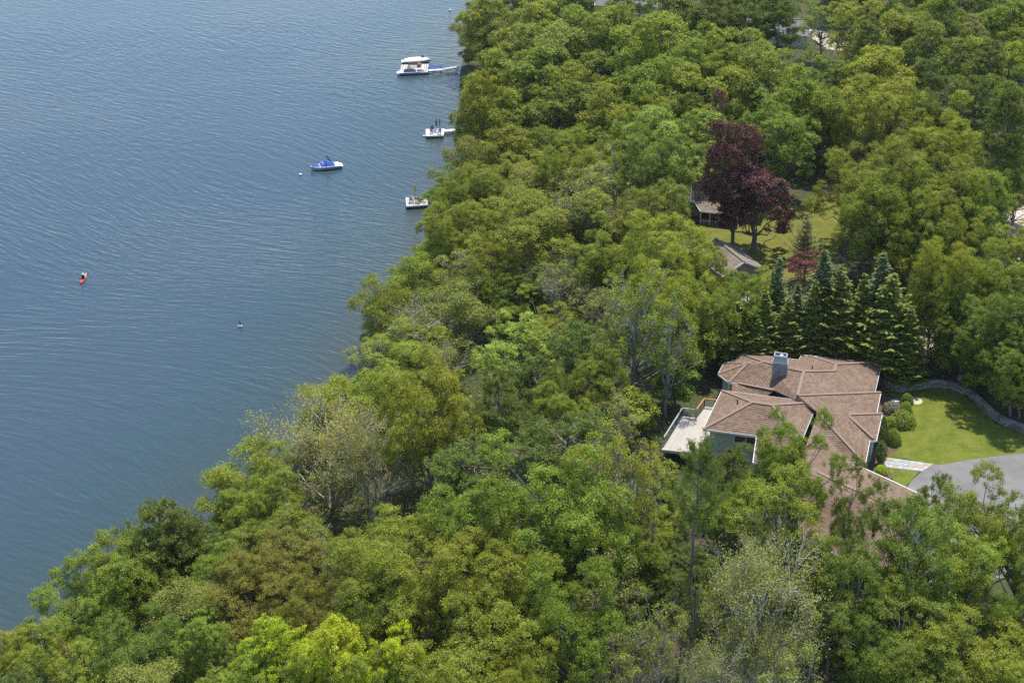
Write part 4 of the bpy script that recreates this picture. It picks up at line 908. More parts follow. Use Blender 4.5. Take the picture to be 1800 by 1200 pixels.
# crown centre x, crown top y, crown width (photo pixels), kind, [height in metres]
TREES = [
 # far shore, top of the picture
 (850, -8, 90, 'olive'), (813, 22, 52, 'oak'), (862, 30, 92, 'pale'), (818, 58, 60, 'pale'), (800, 70, 84, 'dark', 9), (806, 148, 62, 'olive', 8), (938, 12, 110, 'yel'), (990, 36, 125, 'blue'), (1030, 0, 95, 'oak'), (1090, 14, 100, 'oak'),
 (1158, 24, 130, 'yel'), (1236, 34, 90, 'oak'), (1180, -8, 130, 'dark'), (1250, -6, 80, 'pine'), (900, 72, 110, 'oak'), (868, 98, 100, 'olive'), (955, 80, 125, 'oak'), (1062, 68, 92, 'blue'), (1020, 108, 90, 'olive'),
 (1146, 98, 110, 'oak'), (1232, 104, 115, 'olive'), (1216, 74, 90, 'oak'), (838, 138, 72, 'olive'), (826, 172, 62, 'pale'), (904, 112, 90, 'dark'), (985, 138, 105, 'blue'), (1040, 140, 85, 'oak'), (930, 152, 85, 'oak'),
 (888, 166, 95, 'oak'), (1085, 150, 90, 'yel'), (1014, 168, 74, 'bare'), (978, 164, 66, 'bare'), (866, 186, 80, 'olive'), (926, 186, 85, 'dark'), (1118, 170, 110, 'yel'), (1172, 183, 165, 'maple'), (1158, 228, 120, 'blue'),
 (878, 214, 100, 'olive'), (1000, 240, 95, 'yel'), (820, 236, 92, 'pale'), (1082, 272, 95, 'sparse'), (905, 264, 95, 'olive'), (815, 288, 90, 'yel'), (862, 294, 105, 'oak'), (948, 296, 105, 'pale'), (1156, 310, 112, 'blue'), (1045, 225, 85, 'oak'), (960, 228, 80, 'oak'),
 (1310, -8, 85, 'pine'), (1375, -6, 80, 'pine'), (1446, 4, 66, 'open'), (1310, 50, 92, 'yel'), (1284, 86, 85, 'oak'), (1345, 94, 110, 'blue'), (1408, 92, 85, 'oak'), (1490, 108, 75, 'oak'), (1530, 44, 96, 'wpine'), (1540, 2, 110, 'yel'), (1585, 20, 66, 'oak'),
 (1640, 38, 100, 'blue'), (1600, -8, 85, 'oak'), (1662, -8, 85, 'oak'), (1690, 18, 70, 'brown'), (1733, 10, 62, 'lime'), (1785, -6, 70, 'oak'), (1730, 68, 85, 'wpine'), (1785, 54, 90, 'yel'), (1562, 96, 120, 'yel'), (1642, 108, 75, 'pine'),
 (1580, 132, 125, 'yel'), (1405, 128, 110, 'oak'), (1476, 140, 95, 'oak'), (1345, 146, 92, 'blue'), (1462, 172, 84, 'loc'), (1378, 176, 128, 'bright', 16), (1530, 212, 92, 'pale'), (1662, 138, 95, 'pine'), (1722, 140, 95, 'pine'), (1765, 168, 105, 'wpine', 23),
 (1605, 204, 90, 'oak'), (1685, 200, 105, 'yel'), (1672, 224, 60, 'lime'), (1508, 250, 105, 'yel'), (1562, 278, 125, 'oak'), (1642, 258, 140, 'olive'), (1724, 272, 110, 'oak'), (1790, 286, 85, 'brown'), (1800, 120, 90, 'oak'),
 # purple maple and its neighbours, cottage lawn
 (1298, 192, 96, 'purple', 21), (1332, 250, 112, 'purple', 16.5), (1415, 374, 54, 'lawnpine', 7), (1417, 447, 56, 'red', 4.4),
 (1540, 338, 108, 'blue', 13), (1606, 334, 112, 'oak'), (1662, 328, 112, 'olive'), (1726, 364, 95, 'maple'), (1785, 392, 85, 'yel'), (1680, 400, 100, 'yel', 17), (1750, 430, 110, 'oak'), (1800, 452, 100, 'oak'),
 (1575, 428, 62, 'yel', 8), (1622, 470, 62, 'pine', 11), (1640, 500, 72, 'oak', 10), (1702, 505, 95, 'oak', 11), (1762, 520, 105, 'dark', 12), (1790, 590, 90, 'dark', 10), (1722, 600, 62, 'sapblue', 6), (1676, 588, 54, 'sap', 5), (1800, 650, 60, 'sap', 6),
 # spruce row behind the house
 (1367, 452, 58, 'bspruce', 12), (1346, 508, 64, 'spruce', 9.5), (1405, 496, 58, 'bspruce', 10.5), (1388, 520, 61, 'spruce', 9.5), (1452, 438, 86, 'bspruce', 13.5), (1432, 492, 64, 'spruce', 11), (1484, 466, 86, 'spruce', 13), (1520, 482, 72, 'spruce', 12), (1556, 444, 89, 'bspruce', 14.5), (1566, 478, 103, 'spruce', 13.5), (1596, 540, 70, 'spruce', 10),
 (1335, 560, 61, 'spruce', 7), (1310, 470, 80, 'oak', 11), (1262, 500, 80, 'oak', 10), (1300, 530, 92, 'spruce', 8), (1330, 545, 36, 'sappink', 3.5), (1240, 560, 70, 'sap', 7), (1236, 432, 70, 'yel', 9),
 # middle of the wood
 (776, 324, 52, 'yel'), (806, 300, 90, 'oak'), (850, 294, 95, 'olive'), (940, 302, 105, 'pale'), (832, 344, 105, 'olive'), (942, 344, 165, 'olive', 15), (812, 386, 90, 'pale'), (778, 412, 84, 'loc'), (1022, 300, 98, 'sparse'), (1092, 338, 118, 'vase'),
 (1176, 364, 118, 'yel'), (1190, 443, 135, 'yel', 15), (728, 446, 96, 'loc'), (682, 490, 90, 'loc'), (822, 432, 80, 'sparse'), (872, 440, 100, 'olive'), (988, 452, 76, 'sparse'), (1050, 408, 86, 'yel'), (992, 462, 90, 'bare'), (820, 505, 126, 'pale', 10), (730, 512, 116, 'bare'),
 (722, 578, 120, 'yel', 9), (925, 562, 156, 'maple', 12), (1112, 470, 108, 'sparsedark', 17), (1034, 572, 88, 'brown'), (776, 596, 72, 'bare', 8), (900, 470, 90, 'dark'), (1060, 500, 80, 'sparse'), (1140, 400, 70, 'sparse'), (1176, 520, 90, 'sparsedark', 15), (1225, 470, 70, 'oak'),
 (690, 636, 110, 'maple', 9), (655, 590, 70, 'sparse', 8), (940, 632, 92, 'pine', 12), (878, 665, 104, 'pine', 13), (1030, 620, 100, 'oak', 11), (986, 682, 92, 'oak', 10), (1004, 726, 150, 'pine', 12), (756, 628, 156, 'olive', 18), (1085, 690, 70, 'sparse', 9), (1190, 640, 66, 'sapblue', 6), (1120, 690, 70, 'sap', 6),
 (1082, 745, 100, 'ysparse', 19), (1216, 784, 96, 'tallpine', 20), (1132, 772, 70, 'ysparse', 16), (1400, 734, 104, 'oak', 15), (1350, 774, 104, 'open', 13), (1385, 815, 150, 'open', 14), (1290, 800, 90, 'pine', 10), (1268, 850, 110, 'dark', 9), (1165, 860, 100, 'yel', 7), (1180, 960, 110, 'dark', 6), (1110, 920, 100, 'oak', 7), (1270, 990, 100, 'dark', 6), (1800, 498, 120, 'dark', 14), (1716, 478, 92, 'oak', 12),
 # foreground
 (868, 836, 180, 'oak', 15), (990, 812, 200, 'oak', 17), (1052, 872, 150, 'oak', 15), (1545, 930, 120, 'opendark', 13), (1498, 830, 92, 'opendark', 15), (1588, 848, 112, 'opendark', 14), (1634, 832, 60, 'opendark', 12), (1742, 826, 160, 'blue', 15), (1600, 915, 180, 'opendark', 15), (1490, 960, 145, 'opendark', 13), (1690, 905, 170, 'open', 13), (1800, 872, 110, 'blue', 14),
 (1350, 932, 195, 'vase', 15), (1668, 955, 150, 'open', 13), (1724, 1082, 200, 'yel', 11), (1610, 1040, 150, 'opendark', 11), (1540, 1080, 120, 'dark', 10), (1462, 1068, 90, 'wpine', 10), (1442, 985, 76, 'dark', 10), (1795, 1140, 120, 'yel', 10), (1790, 1010, 110, 'dark', 12),
 (586, 664, 120, 'loc', 10), (662, 654, 115, 'loc', 11), (575, 712, 190, 'vase', 13), (450, 788, 150, 'loc', 10), (655, 745, 120, 'vase', 12), (268, 882, 120, 'pine', 12), (322, 904, 84, 'pine', 11), (400, 900, 125, 'dark', 10), (490, 888, 150, 'blue', 10), (205, 934, 170, 'oak', 11), (118, 1020, 140, 'oak', 10),
 (268, 918, 125, 'oak', 11), (330, 1018, 130, 'pale', 10), (478, 946, 150, 'bronze', 11), (440, 1008, 140, 'bronze', 10), (648, 914, 120, 'blue', 10), (690, 936, 190, 'olive', 13), (850, 930, 190, 'olive', 14), (930, 985, 170, 'oak', 13),
 (486, 1090, 130, 'lime', 11), (590, 1080, 150, 'lime', 12), (690, 1104, 120, 'lime', 11), (250, 1076, 150, 'dark', 10), (350, 1080, 110, 'maple', 9), (150, 1130, 150, 'oak', 9), (45, 1098, 120, 'yel', 9), (820, 1092, 230, 'olive', 13), (730, 1150, 130, 'oak', 10), (400, 1166, 110, 'maple', 9), (255, 1166, 140, 'pale', 9),
 (1010, 1010, 160, 'oak', 14), (920, 1130, 110, 'olive', 12), (560, 1170, 120, 'blue', 9), (1150, 1050, 90, 'sparse', 12), (1100, 1120, 90, 'sparse', 9), (1215, 1010, 70, 'sparse', 11), (1300, 1090, 130, 'vase', 10), (1400, 1130, 120, 'sparse', 10), (30, 1170, 110, 'oak', 8), (1060, 960, 100, 'sparse', 13), (1620, 1130, 130, 'dark', 9), (660, 1020, 140, 'olive', 12), (560, 1010, 120, 'bronze', 11),
]
PLANTED = []            # x, y, crown radius
def plant(x, y, H, Wd, kind, rz=None, key=None):
    kd = KIND[kind]; z = tz(x, y); near = y < 235
    vs = variants(kd[0] if near else kd[1]); key = key or vs[len(PLANTED) % len(vs)]
    tm, cm, h0, w0 = LIB[key]
    o = empty(kd[4], (x, y, z), RNG.uniform(0, 6.28) if rz is None else rz)
    o.scale = (Wd / w0 * RNG.uniform(.9, 1.1), Wd / w0 * RNG.uniform(.9, 1.1), H / h0); o.rotation_euler.x = RNG.normal(0, R(2.2)); o.rotation_euler.y = RNG.normal(0, R(2.2))
    for nm, me, mt in (('trunk', tm, kd[3]), ('crown', cm, 'leaf_' + kd[2])):
        c = bpy.data.objects.new(nm, me); link(c, o); c.material_slots[0].link = 'OBJECT'; c.material_slots[0].material = M[mt]
    PLANTED.append(dict(o=o, x=x, y=y, r=Wd / 2, kind=kind, H=H, z=z)); return o
skipped = 0
for t in TREES:
    x, yt, wpx_, kind = t[:4]
    s_ = proj(at(x, yt + 60, 12))[2]; Wd = wpx_ * 1.08 / s_
    H0 = t[4] if len(t) > 4 else float(np.clip(Wd * KIND[kind][6], 8, 17)); ok = False
    for fac in (1, 1.15, 1.3, .85, 1.5, .7, 1.7, .55):
        H = H0 * fac; z = 8.0
        for _ in range(14): p = at(x, yt, z + H); z = .5 * z + .5 * max(tz(p.x, p.y), 0)
        p = at(x, yt, z + H)
        if tz(p.x, p.y) > .25: ok = True; break
    if not ok: skipped += 1; print('no footing', t); continue
    sc_ = proj((p.x, p.y, z + H * .7))[2]; plant(p.x, p.y, H, wpx_ * 1.14 / sc_, kind)

# the wood closes up between them
CLEAR = [np.array(q, float) for q in (
    [(1168, 690), (1255, 606), (1440, 596), (1560, 622), (1600, 650), (1700, 655), (1810, 715), (1810, 812), (1640, 850), (1570, 872), (1470, 960), (1400, 950), (1330, 820), (1170, 800)],
    [(1212, 300), (1290, 320), (1390, 360), (1435, 330), (1485, 345), (1488, 430), (1440, 470), (1345, 490), (1250, 490), (1208, 420)],
    [(-50, -50), (828, -50), (785, 80), (782, 150), (795, 215), (762, 290), (752, 340), (760, 400), (640, 505), (622, 590), (636, 640), (498, 722), (342, 870), (330, 905), (210, 915), (25, 1078), (-50, 1110)],
    [(1340, 20), (1480, 30), (1490, 110), (1340, 80)], [(985, 980), (1320, 930), (1330, 1260), (985, 1260)], [(1560, 690), (1810, 690), (1810, 860), (1600, 860)])]
FILLK = ['oak', 'olive', 'dark', 'oak', 'yel', 'blue', 'sparse', 'olive', 'pine', 'oak', 'sap', 'sapblue', 'sap']
rr = random.Random(12); px_, py_ = np.array([p['x'] for p in PLANTED]), np.array([p['y'] for p in PLANTED]); prr = np.array([p['r'] for p in PLANTED]); nfill = 0
for att in range(12000):
    if nfill >= 150: break
    y = rr.uniform(105, 430); x = rr.uniform(-60, 190)
    u, v, s_ = proj((x, y, 12))
    if not (-90 < u < 2120 and -40 < v < 1330): continue
    if tz(x, y) < .6: continue
    kind = rr.choice(FILLK); small = kind.startswith('sap')
    H = rr.uniform(5, 7.5) if small else rr.uniform(8.5, 12.5); Wd = H * rr.uniform(.62, .8)
    dd = np.hypot(px_ - x, py_ - y)
    if (dd < (prr * .5 + Wd * .28)).any(): continue
    if (pip([[x, y]], PAD1)[0] and u < 1950) or pip([[x, y]], PAD2)[0]: continue
    z = tz(x, y); bad = False
    for dx, fz in ((0, 1), (-.5, .6), (.5, .6), (0, .6), (-.35, .85), (.35, .85), (0, .3)):
        q = proj((x + dx * Wd, y, z + H * fz)); bad |= any(pip([[q[0], q[1]]], c)[0] for c in CLEAR)
    if bad: continue
    plant(x, y, H, Wd, kind); nfill += 1
    px_ = np.append(px_, x); py_ = np.append(py_, y); prr = np.append(prr, Wd / 2)
# low trees leaning over the water's edge
seg = np.linalg.norm(np.diff(SHORE, axis=0), axis=1); cums = np.concatenate([[0], np.cumsum(seg)]); sd0 = 0
while sd0 < cums[-1]:
    i = min(len(seg) - 1, int(np.searchsorted(cums, sd0, 'right')) - 1); t = (sd0 - cums[i]) / seg[i]; q = SHORE[i] + (SHORE[i + 1] - SHORE[i]) * t; d_ = (SHORE[i + 1] - SHORE[i]) / seg[i]; sd0 += rr.uniform(5.5, 8)
    nr_ = np.array([-d_[1], d_[0]]); nr_ = nr_ if not pip([q + nr_ * 2], WPOLY)[0] else -nr_; q = q + nr_ * rr.uniform(1.6, 2.6)
    u, v, s_ = proj((q[0], q[1], 3))
    if -20 < u < 1820 and -40 < v < 1260 and not (700 < u < 850 and any(abs(v - yy) < 16 for yy in (118, 226, 349))):
        H = rr.uniform(3.6, 5.2); plant(q[0], q[1], H, H * rr.uniform(.85, 1.05), rr.choice(['sap', 'sap', 'sapblue']))
print('trees', len(PLANTED), 'fill', nfill, 'skipped', skipped)

# what each tree is called: its look and where it stands
LANDMARK = [((728, 122), 'the far boat dock'), ((765, 235), 'the white dock'), ((735, 357), 'the grey swim raft'), ((1000, 215), 'the pair of leafless grey trees'), ((1245, 350), 'the tan-roofed cottage'),
            ((1330, 330), 'the purple maples'), ((1372, 250), 'the bright green maple'), ((1480, 550), 'the spruce row'), ((1660, 740), 'the round lawn'), ((1400, 690), "the brown-roofed house"), ((1210, 740), 'the house deck'),
            ((1720, 850), 'the asphalt driveway'), ((575, 790), 'the grey-branched shore tree'), ((590, 1130), 'the lime-green foreground maples'), ((265, 910), 'the pitch pine over the water'), ((1350, 1020), 'the grey foreground tree'),
            ((1765, 250), 'the tall white pine'), ((1790, 395), 'the right-edge sandy drive'), ((1080, 115), 'the grey roof among the oaks'), ((1410, 60), 'the white-walled far house'), ((925, 600), 'the mid-wood light maple'), ((1230, 900), 'the tall bare-trunked pine')]
ORD = ['', 'second', 'third', 'fourth', 'fifth', 'sixth', 'seventh', 'eighth', 'ninth', 'tenth', 'eleventh', 'twelfth']
SPECIAL = {'red': 'small red Japanese maple beside the blue spruces and cottage lawn', 'lawnpine': 'small grey-green conifer standing on the cottage lawn beside the red maple', 'bright': 'large bright green maple beside the purple maples',
           'tallpine': 'tall pitch pine with bare lower trunk left of the house', 'sappink': 'pink-flowering shrub left of the spruce row'}
bins = {}
for t in PLANTED:
    cpt = proj((t['x'], t['y'], t['z'] + t['H'] * .65)); t['px'] = cpt
    if t['kind'] in SPECIAL: tag(t['o'], SPECIAL[t['kind']], 'shrub' if t['kind'] == 'sappink' else 'tree'); continue
    if t['kind'] == 'purple': tag(t['o'], 'dark purple maple, the taller one behind' if cpt[0] < 1315 else 'dark purple maple, the broader one in front', 'tree', 'purple maples by the cottage'); continue
    best = min(LANDMARK, key=lambda q: math.hypot(q[0][0] - cpt[0], (q[0][1] - cpt[1]) * 1.2)); dx, dy = cpt[0] - best[0][0], cpt[1] - best[0][1]
    dirn = ('right of' if dx > 0 else 'left of') if abs(dx) > abs(dy) * 1.1 else ('in front of' if dy > 0 else 'beyond')
    look = KIND[t['kind']][5]; bins.setdefault((look, dirn, best[1]), []).append((math.hypot(dx, dy), t))
for (look, dirn, lm), lst in bins.items():
    lst.sort(key=lambda q: q[0])
    for i, (_, t) in enumerate(lst):
        tag(t['o'], f'{look} {dirn} {lm}' + (f', {ORD[min(i, 11)]} nearest' if i else (', the nearest' if len(lst) > 1 else '')), 'tree', KIND[t['kind']][4].replace('_', ' ') + 's of the shore wood')

# garden shrubs along the house front
def garden(name, px, py, H, Wd, key, leaf, label):
    p = at(px, py, PADZ); tm, cm, h0, w0 = LIB[key]; o = empty(name, (p.x, p.y, PADZ), rr.uniform(0, 6), label=label, cat='shrub', group='garden shrubs beside the house')
    o.scale = (Wd / w0, Wd / w0, H / h0)
    for nm, me, mt in (('stems', tm, 'bark'), ('foliage', cm, 'leaf_' + leaf)):
        c = bpy.data.objects.new(nm, me); link(c, o); c.material_slots[0].link = 'OBJECT'; c.material_slots[0].material = M[mt]
garden('shrub', 1594, 709, 1.3, 1.5, 'shrub0', 'shrub', 'green shrub next to the pale patch on the lawn')
garden('rhododendron', 1567, 724, 1.3, 2.2, 'shrub1', 'rhodo', 'pale pinkish flowering rhododendron against the house front')
garden('shrub', 1592, 725, 1.4, 1.6, 'shrub1', 'shrub', 'green shrub right of the pink rhododendron')
garden('shrub', 1586, 746, 1.7, 3.0, 'shrub0', 'shrub', 'largest rounded green shrub at the middle of the bed')
garden('shrub', 1566, 750, 1.3, 1.8, 'shrub1', 'shrub', 'green shrub tucked between the largest shrub and the house')
garden('shrub', 1570, 779, 1.8, 1.8, 'shrub0', 'shrub', 'upright green shrub near the lawn corner above the path')
garden('arborvitae', 1551, 782, 3.6, 1.3, 'column', 'dark', 'dark columnar arborvitae against the house wall')
garden('arborvitae', 1548, 816, 2.9, 1.25, 'column', 'dark', 'rounded columnar arborvitae at the start of the flagstone path')
garden('shrub', 1549, 832, 1.0, 1.5, 'shrub1', 'lime', 'small yellow-green shrub below the flagstone path')
garden('shrub', 1789, 722, 1.2, 2.2, 'shrub0', 'dark', 'dark shrub above the right end of the stone wall')
garden('shrub', 1752, 690, 1.2, 2.4, 'shrub1', 'dark', 'dark shrub behind the bend of the stone wall')
garden('shrub', 1618, 652, 1.3, 1.6, 'shrub0', 'shrub', 'green shrub in the mulch left of the boulder')
garden('shrub', 1654, 655, 1.2, 1.4, 'shrub1', 'pale', 'pale green shrub just left of the boulder')

# undergrowth on the forest floor
def undergrowth():
    r = np.random.default_rng(77); n = 38000; P = np.column_stack([r.uniform(-60, 195, n), r.uniform(100, 430, n)]); z = terrain(P); keep = z > .15
    for pad in (PAD1, PAD2): keep &= ~(pip(P, pad) | (dist_poly(P, pad, True) < 1.0))
    k = np.sin(P[:, 0] * .21 + 2) + np.sin(P[:, 1] * .17) + np.sin((P[:, 0] + P[:, 1]) * .11) + r.normal(0, .8, n); keep &= (k > -1.2) | (z < 3)
    dep = P[:, 1] * math.cos(PITCH) - (z - CH) * math.sin(PITCH); u = 900 + FPX * P[:, 0] / dep; keep &= (u > -60) & (u < 2150)
    P, z = P[keep], z[keep]; m = 15; C = np.repeat(np.column_stack([P, z + .35]), m, 0); sz = np.repeat(r.uniform(.5, 1.5, len(P)), m)[:, None]
    C = C + r.normal(0, 1, C.shape) * np.array([.55, .55, .3]) * sz; C[:, 2] = np.maximum(C[:, 2], np.repeat(z, m) + .05)
    T = Tree(5); T.leaves(C, np.array([0, 0, .8]) + r.normal(0, .6, C.shape), np.array([.34, .22]) * r.uniform(.6, 1.3, (len(C), 1)), np.repeat(r.normal(.45, .25, len(P)), m) + r.normal(0, .15, len(C)))
    T.tube([(0, 170, -5), (0, 170, -5.1)], [.01, .01], 3); _, cm = T.done('undergrowth')
    o = link(bpy.data.objects.new('undergrowth', cm)); o.material_slots[0].link = 'OBJECT'; o.material_slots[0].material = M['leaf_under']
    tag(o, 'low leafy undergrowth covering the forest floor', 'undergrowth', kind='stuff')
undergrowth()

# ------------------------------------------------------------------ boats
def hull_section(t):                       # t 0 stern .. 1 bow: half breadth, sheer height, keel depth factor
    b = (1 - max(0, (t - .45) / .55) ** 2.3); return max(.02, b), 0.0 + .18 * t ** 2, 1 - max(0, (t - .8) / .2) ** 2 * .6
def loft(L, B, z0, z1, flare=.78, n=12, lift=.25, bow=1.0, tb=None):
    """open-topped hull: returns MB with side strakes from keel line z0 to sheer z1"""
    m = MB(); rows = []
    for i in range(n + 1):
        t = i / n; b, sh, kd = hull_section(t); x = (t - .5) * L; zt = z1 + sh * lift * L * .22; zk = z0 + (1 - kd) * (zt - z0)
        xb = x if t < .85 else x - (t - .85) * L * .25
        row = [(xb, -b * B / 2 * .25, zk), (xb, -b * B / 2 * flare, z0 + (zt - z0) * .35 + (1 - kd) * .1), (x, -b * B / 2, zt), (x, b * B / 2, zt), (xb, b * B / 2 * flare, z0 + (zt - z0) * .35 + (1 - kd) * .1), (xb, b * B / 2 * .25, zk)]
        k = len(m.v); m.v += row; rows.append(k)
    for a, b in zip(rows, rows[1:]):
        for j in (0, 1, 3, 4): m.f.append((a + j, b + j, b + j + 1, a + j + 1))
        m.f.append((a + 5, b + 5, b, a))
    m.f.append(tuple(rows[0] + j for j in range(6))); m.f.append(tuple(rows[-1] + j for j in reversed(range(6))))
    return m
def deck_loft(L, B, zt, t0, t1, crown, n=8, shrink=.92, base=0.0):
    m = MB(); rows = []
    for i in range(n + 1):
        t = t0 + (t1 - t0) * i / n; b, sh, _ = hull_section(t); x = (t - .5) * L; z = zt + sh * .25 * L * .22; e = crown * math.sin(math.pi * min(1, max(0, i / n))) ** .5 if crown else 0
        hb = b * B / 2 * shrink; k = len(m.v); rows.append(k)
        m.v += [(x, -hb, z + base), (x, -hb * .6, z + base + e * .85 + .02), (x, 0, z + base + e + .03), (x, hb * .6, z + base + e * .85 + .02), (x, hb, z + base)]
    for a, b in zip(rows, rows[1:]):
        for j in range(4): m.f.append((a + j, b + j, b + j + 1, a + j + 1))
    return m
def motorboat(loc, rz, L, B, label, hullm='gel', bandm='hullgrey', cover='bluecanvas', bimini=True, fullcover=False):
    o = empty('motorboat', loc, rz, label=label, cat='boat')
    hl = loft(L, B, -.2, .62).build('hull', M[bandm], o, smooth=False)
    g = loft(L * 1.004, B * 1.05, .46, .72, flare=.99).build('gunwale', M[hullm], o)
    if fullcover:
        deck_loft(L, B, .72, .02, .98, .52, n=12, shrink=1.02).build('canvas_cover', M[cover], o, smooth=True)
    else:
        deck_loft(L, B, .72, .0, 1.0, .0, n=14, shrink=1.0).build('deck', M[hullm], o)
        deck_loft(L, B, .74, .16, .66, .55, n=10, shrink=.86).build('cockpit_cover', M[cover], o, smooth=True)
        deck_loft(L, B, .75, .68, .95, .16, n=6, shrink=.8).build('bow_cover', M[cover], o, smooth=True)
        wz = 1.05; ws = MB(); x = .13 * L
        ws.bar((x, -B * .36, wz - .2), (x - .25, -B * .34, wz + .22), .05, .05); ws.bar((x, B * .36, wz - .2), (x - .25, B * .34, wz + .22), .05, .05); ws.bar((x - .25, -B * .34, wz + .22), (x - .25, B * .34, wz + .22), .05, .06)
        ws.build('windshield_frame', M[hullm], o)
    if bimini:
        x = -.14 * L; fr = MB(); bm = MB()
        for s_ in (-1, 1):
            fr.tube([(x, s_ * B * .42, .75), (x - .25, s_ * B * .42, 1.75)], .025, 5); fr.tube([(x - .5, s_ * B * .42, .75), (x - .25, s_ * B * .42, 1.75)], .025, 5)
        fr.build('bimini_frame', M['steel'], o)
        bm.tube([(x - .2, -B * .43, 1.72), (x - .05, -B * .40, 2.0), (x + .35, -B * .34, 2.12), (x + .35, B * .34, 2.12), (x - .05, B * .40, 2.0), (x - .2, B * .43, 1.72)], [.07, .1, .11, .11, .1, .07], 6)
        bm.build('bimini_canvas', M['navy'], o)
    en = MB().box((-L / 2 - .22, 0, .12), (.4, .42, .62)).build('outboard_drive', M['dark'], o)
    MB().box((-L / 2 - .25, 0, .5), (.62, B * .82, .06)).build('swim_platform', M[hullm], o)
    return o
def place_boat(stern, bow):
    a, b = at(*stern), at(*bow); return (a + b) / 2, math.atan2((b - a).y, (b - a).x), (b - a).length
c, a, L = place_boat((594, 294.5), (548, 299.5)); motorboat(c, a, 5.4, 2.15, 'white motorboat with blue canvas covers moored on open water')
c, a, L = place_boat((711, 111.5), (756, 110.0)); motorboat(c, a, 6.0, 2.3, 'white boat under cream canvas behind the far dock', cover='creamcanvas', fullcover=True, bimini=False)
c, a, L = place_boat((703, 131.5), (746, 130.0)); motorboat(c, a, 5.6, 2.0, 'blue and white motorboat tied along the front of the far dock', bandm='hullblue', cover='navy', bimini=False)
def rowboat(px, py, rz, L, B, mat, label):
    p = at(px, py, .12); o = empty('rowboat', p, rz, label=label, cat='boat')
    loft(L, B, 0, .42).build('hull', M[mat], o); deck_loft(L, B, .2, .04, .94, 0, shrink=.8).build('floor', M['chairgrey'], o)
    for x in (-.22, .12): MB().box((x * L, 0, .38), (.28, B * .86, .05)).build('thwart', M['brownwood'], o)
rowboat(812, 227, 1.2, 3.2, 1.2, 'gel', 'small white rowboat pulled up beside the white dock gangway')
rowboat(822, 226, 1.0, 3.4, 1.0, 'greencanvas', 'dark green rowboat on the shore beside the white dock gangway')

def buoy(px, py, r_, label):
    p = at(px, py, 0); o = empty('mooring_buoy', p, label=label, cat='buoy')
    MB().lathe([(r_ * .3, -r_ * .7), (r_ * .85, -r_ * .3), (r_, .08), (r_ * .8, r_ * .62), (r_ * .3, r_ * .85)], n=12).build('float', M['buoy'], o, smooth=True)
    MB().lathe([(r_ * 1.01, .02), (r_ * 1.01, .1)], n=12).build('blue_band', M['bluepaint'], o)
    MB().tube([(0, 0, r_ * .8), (0, 0, r_ * 1.15)], .03, 6).build('ring', M['steel'], o)
    return p
buoy(528, 307.5, .34, 'round white mooring buoy left of the moored motorboat')
buoy(791, 19, .36, 'distant white buoy near the far shore at the top')

# cormorant standing on a white marker float
p = buoy(422, 574.5, .36, 'white marker float with a dark waterbird on it')
b = empty('waterbird', p + Vector((.02, 0, .36)), R(150), label='dark waterbird perched on the white marker float', cat='bird')
bm = MB(); bm.tube([(-.24, 0, .12), (-.12, 0, .2), (0, 0, .30), (.08, 0, .42), (.1, 0, .52), (.11, 0, .62), (.15, 0, .68), (.2, 0, .69)], [.03, .085, .12, .10, .055, .042, .052, .03], 8); bm.build('body', M['bird'], b, smooth=True)
MB().tube([(.19, 0, .69), (.3, 0, .675)], [.022, .008], 5).build('bill', M['yellowpaint'], b)
MB().tube([(-.22, 0, .13), (-.42, 0, .0)], [.05, .06], 5).build('tail', M['bird'], b)
for s_ in (-1, 1):
    MB().tube([(.06, s_ * .1, .36), (-.06, s_ * .125, .22), (-.2, s_ * .1, .1)], [.03, .06, .015], 6).build('wing', M['bird'], b)
    MB().tube([(0, s_ * .05, .2), (.01, s_ * .05, .0), (.08, s_ * .05, -.005)], .016, 5).build('leg', M['bird'], b)

# ------------------------------------------------------------------ kayak and paddler
ks, kb = at(143.2, 498), at(150.5, 484.5); kc = (ks + kb) / 2; ka = math.atan2((kb - ks).y, (kb - ks).x); KL = 3.7
kay = empty('kayak', kc, ka, label='red kayak with an orange bow out on the lake', cat='kayak')
def khull(t0, t1, n=10):
    m = MB(); rows = []
    for i in range(n + 1):
        t = t0 + (t1 - t0) * i / n; b = .36 * max(.03, math.sin(math.pi * t) ** .7); x = (t - .5) * KL; r_ = .06 * abs(2 * t - 1) ** 3
        rows.append(len(m.v)); m.v += [(x, -b * .4, -.1 + r_), (x, -b, .08 + r_), (x, -b * .75, .24 + r_), (x, 0, .3 + r_), (x, b * .75, .24 + r_), (x, b, .08 + r_), (x, b * .4, -.1 + r_)]
    for a, c in zip(rows, rows[1:]):
        for j in range(7): m.f.append((a + j, c + j, c + (j + 1) % 7, a + (j + 1) % 7))
    m.f.append(tuple(rows[0] + j for j in range(7))); m.f.append(tuple(rows[-1] + j for j in range(7))); return m
khull(0, .62).build('hull', M['redplastic'], kay, smooth=True); khull(.6202, 1).build('bow', M['orangeplastic'], kay, smooth=True)
cp = MB(); ring = [(math.cos(q) * .46 - .15, math.sin(q) * .25, .29) for q in np.linspace(0, 2 * math.pi, 15)]; cp.tube(ring, .035, 6, cap=False); cp.build('cockpit_rim', M['dark'], kay)
MB().lathe([(.24, 0), (.23, .012)], (-.15, 0, .285), 12).build('cockpit_well', M['dark'], kay)
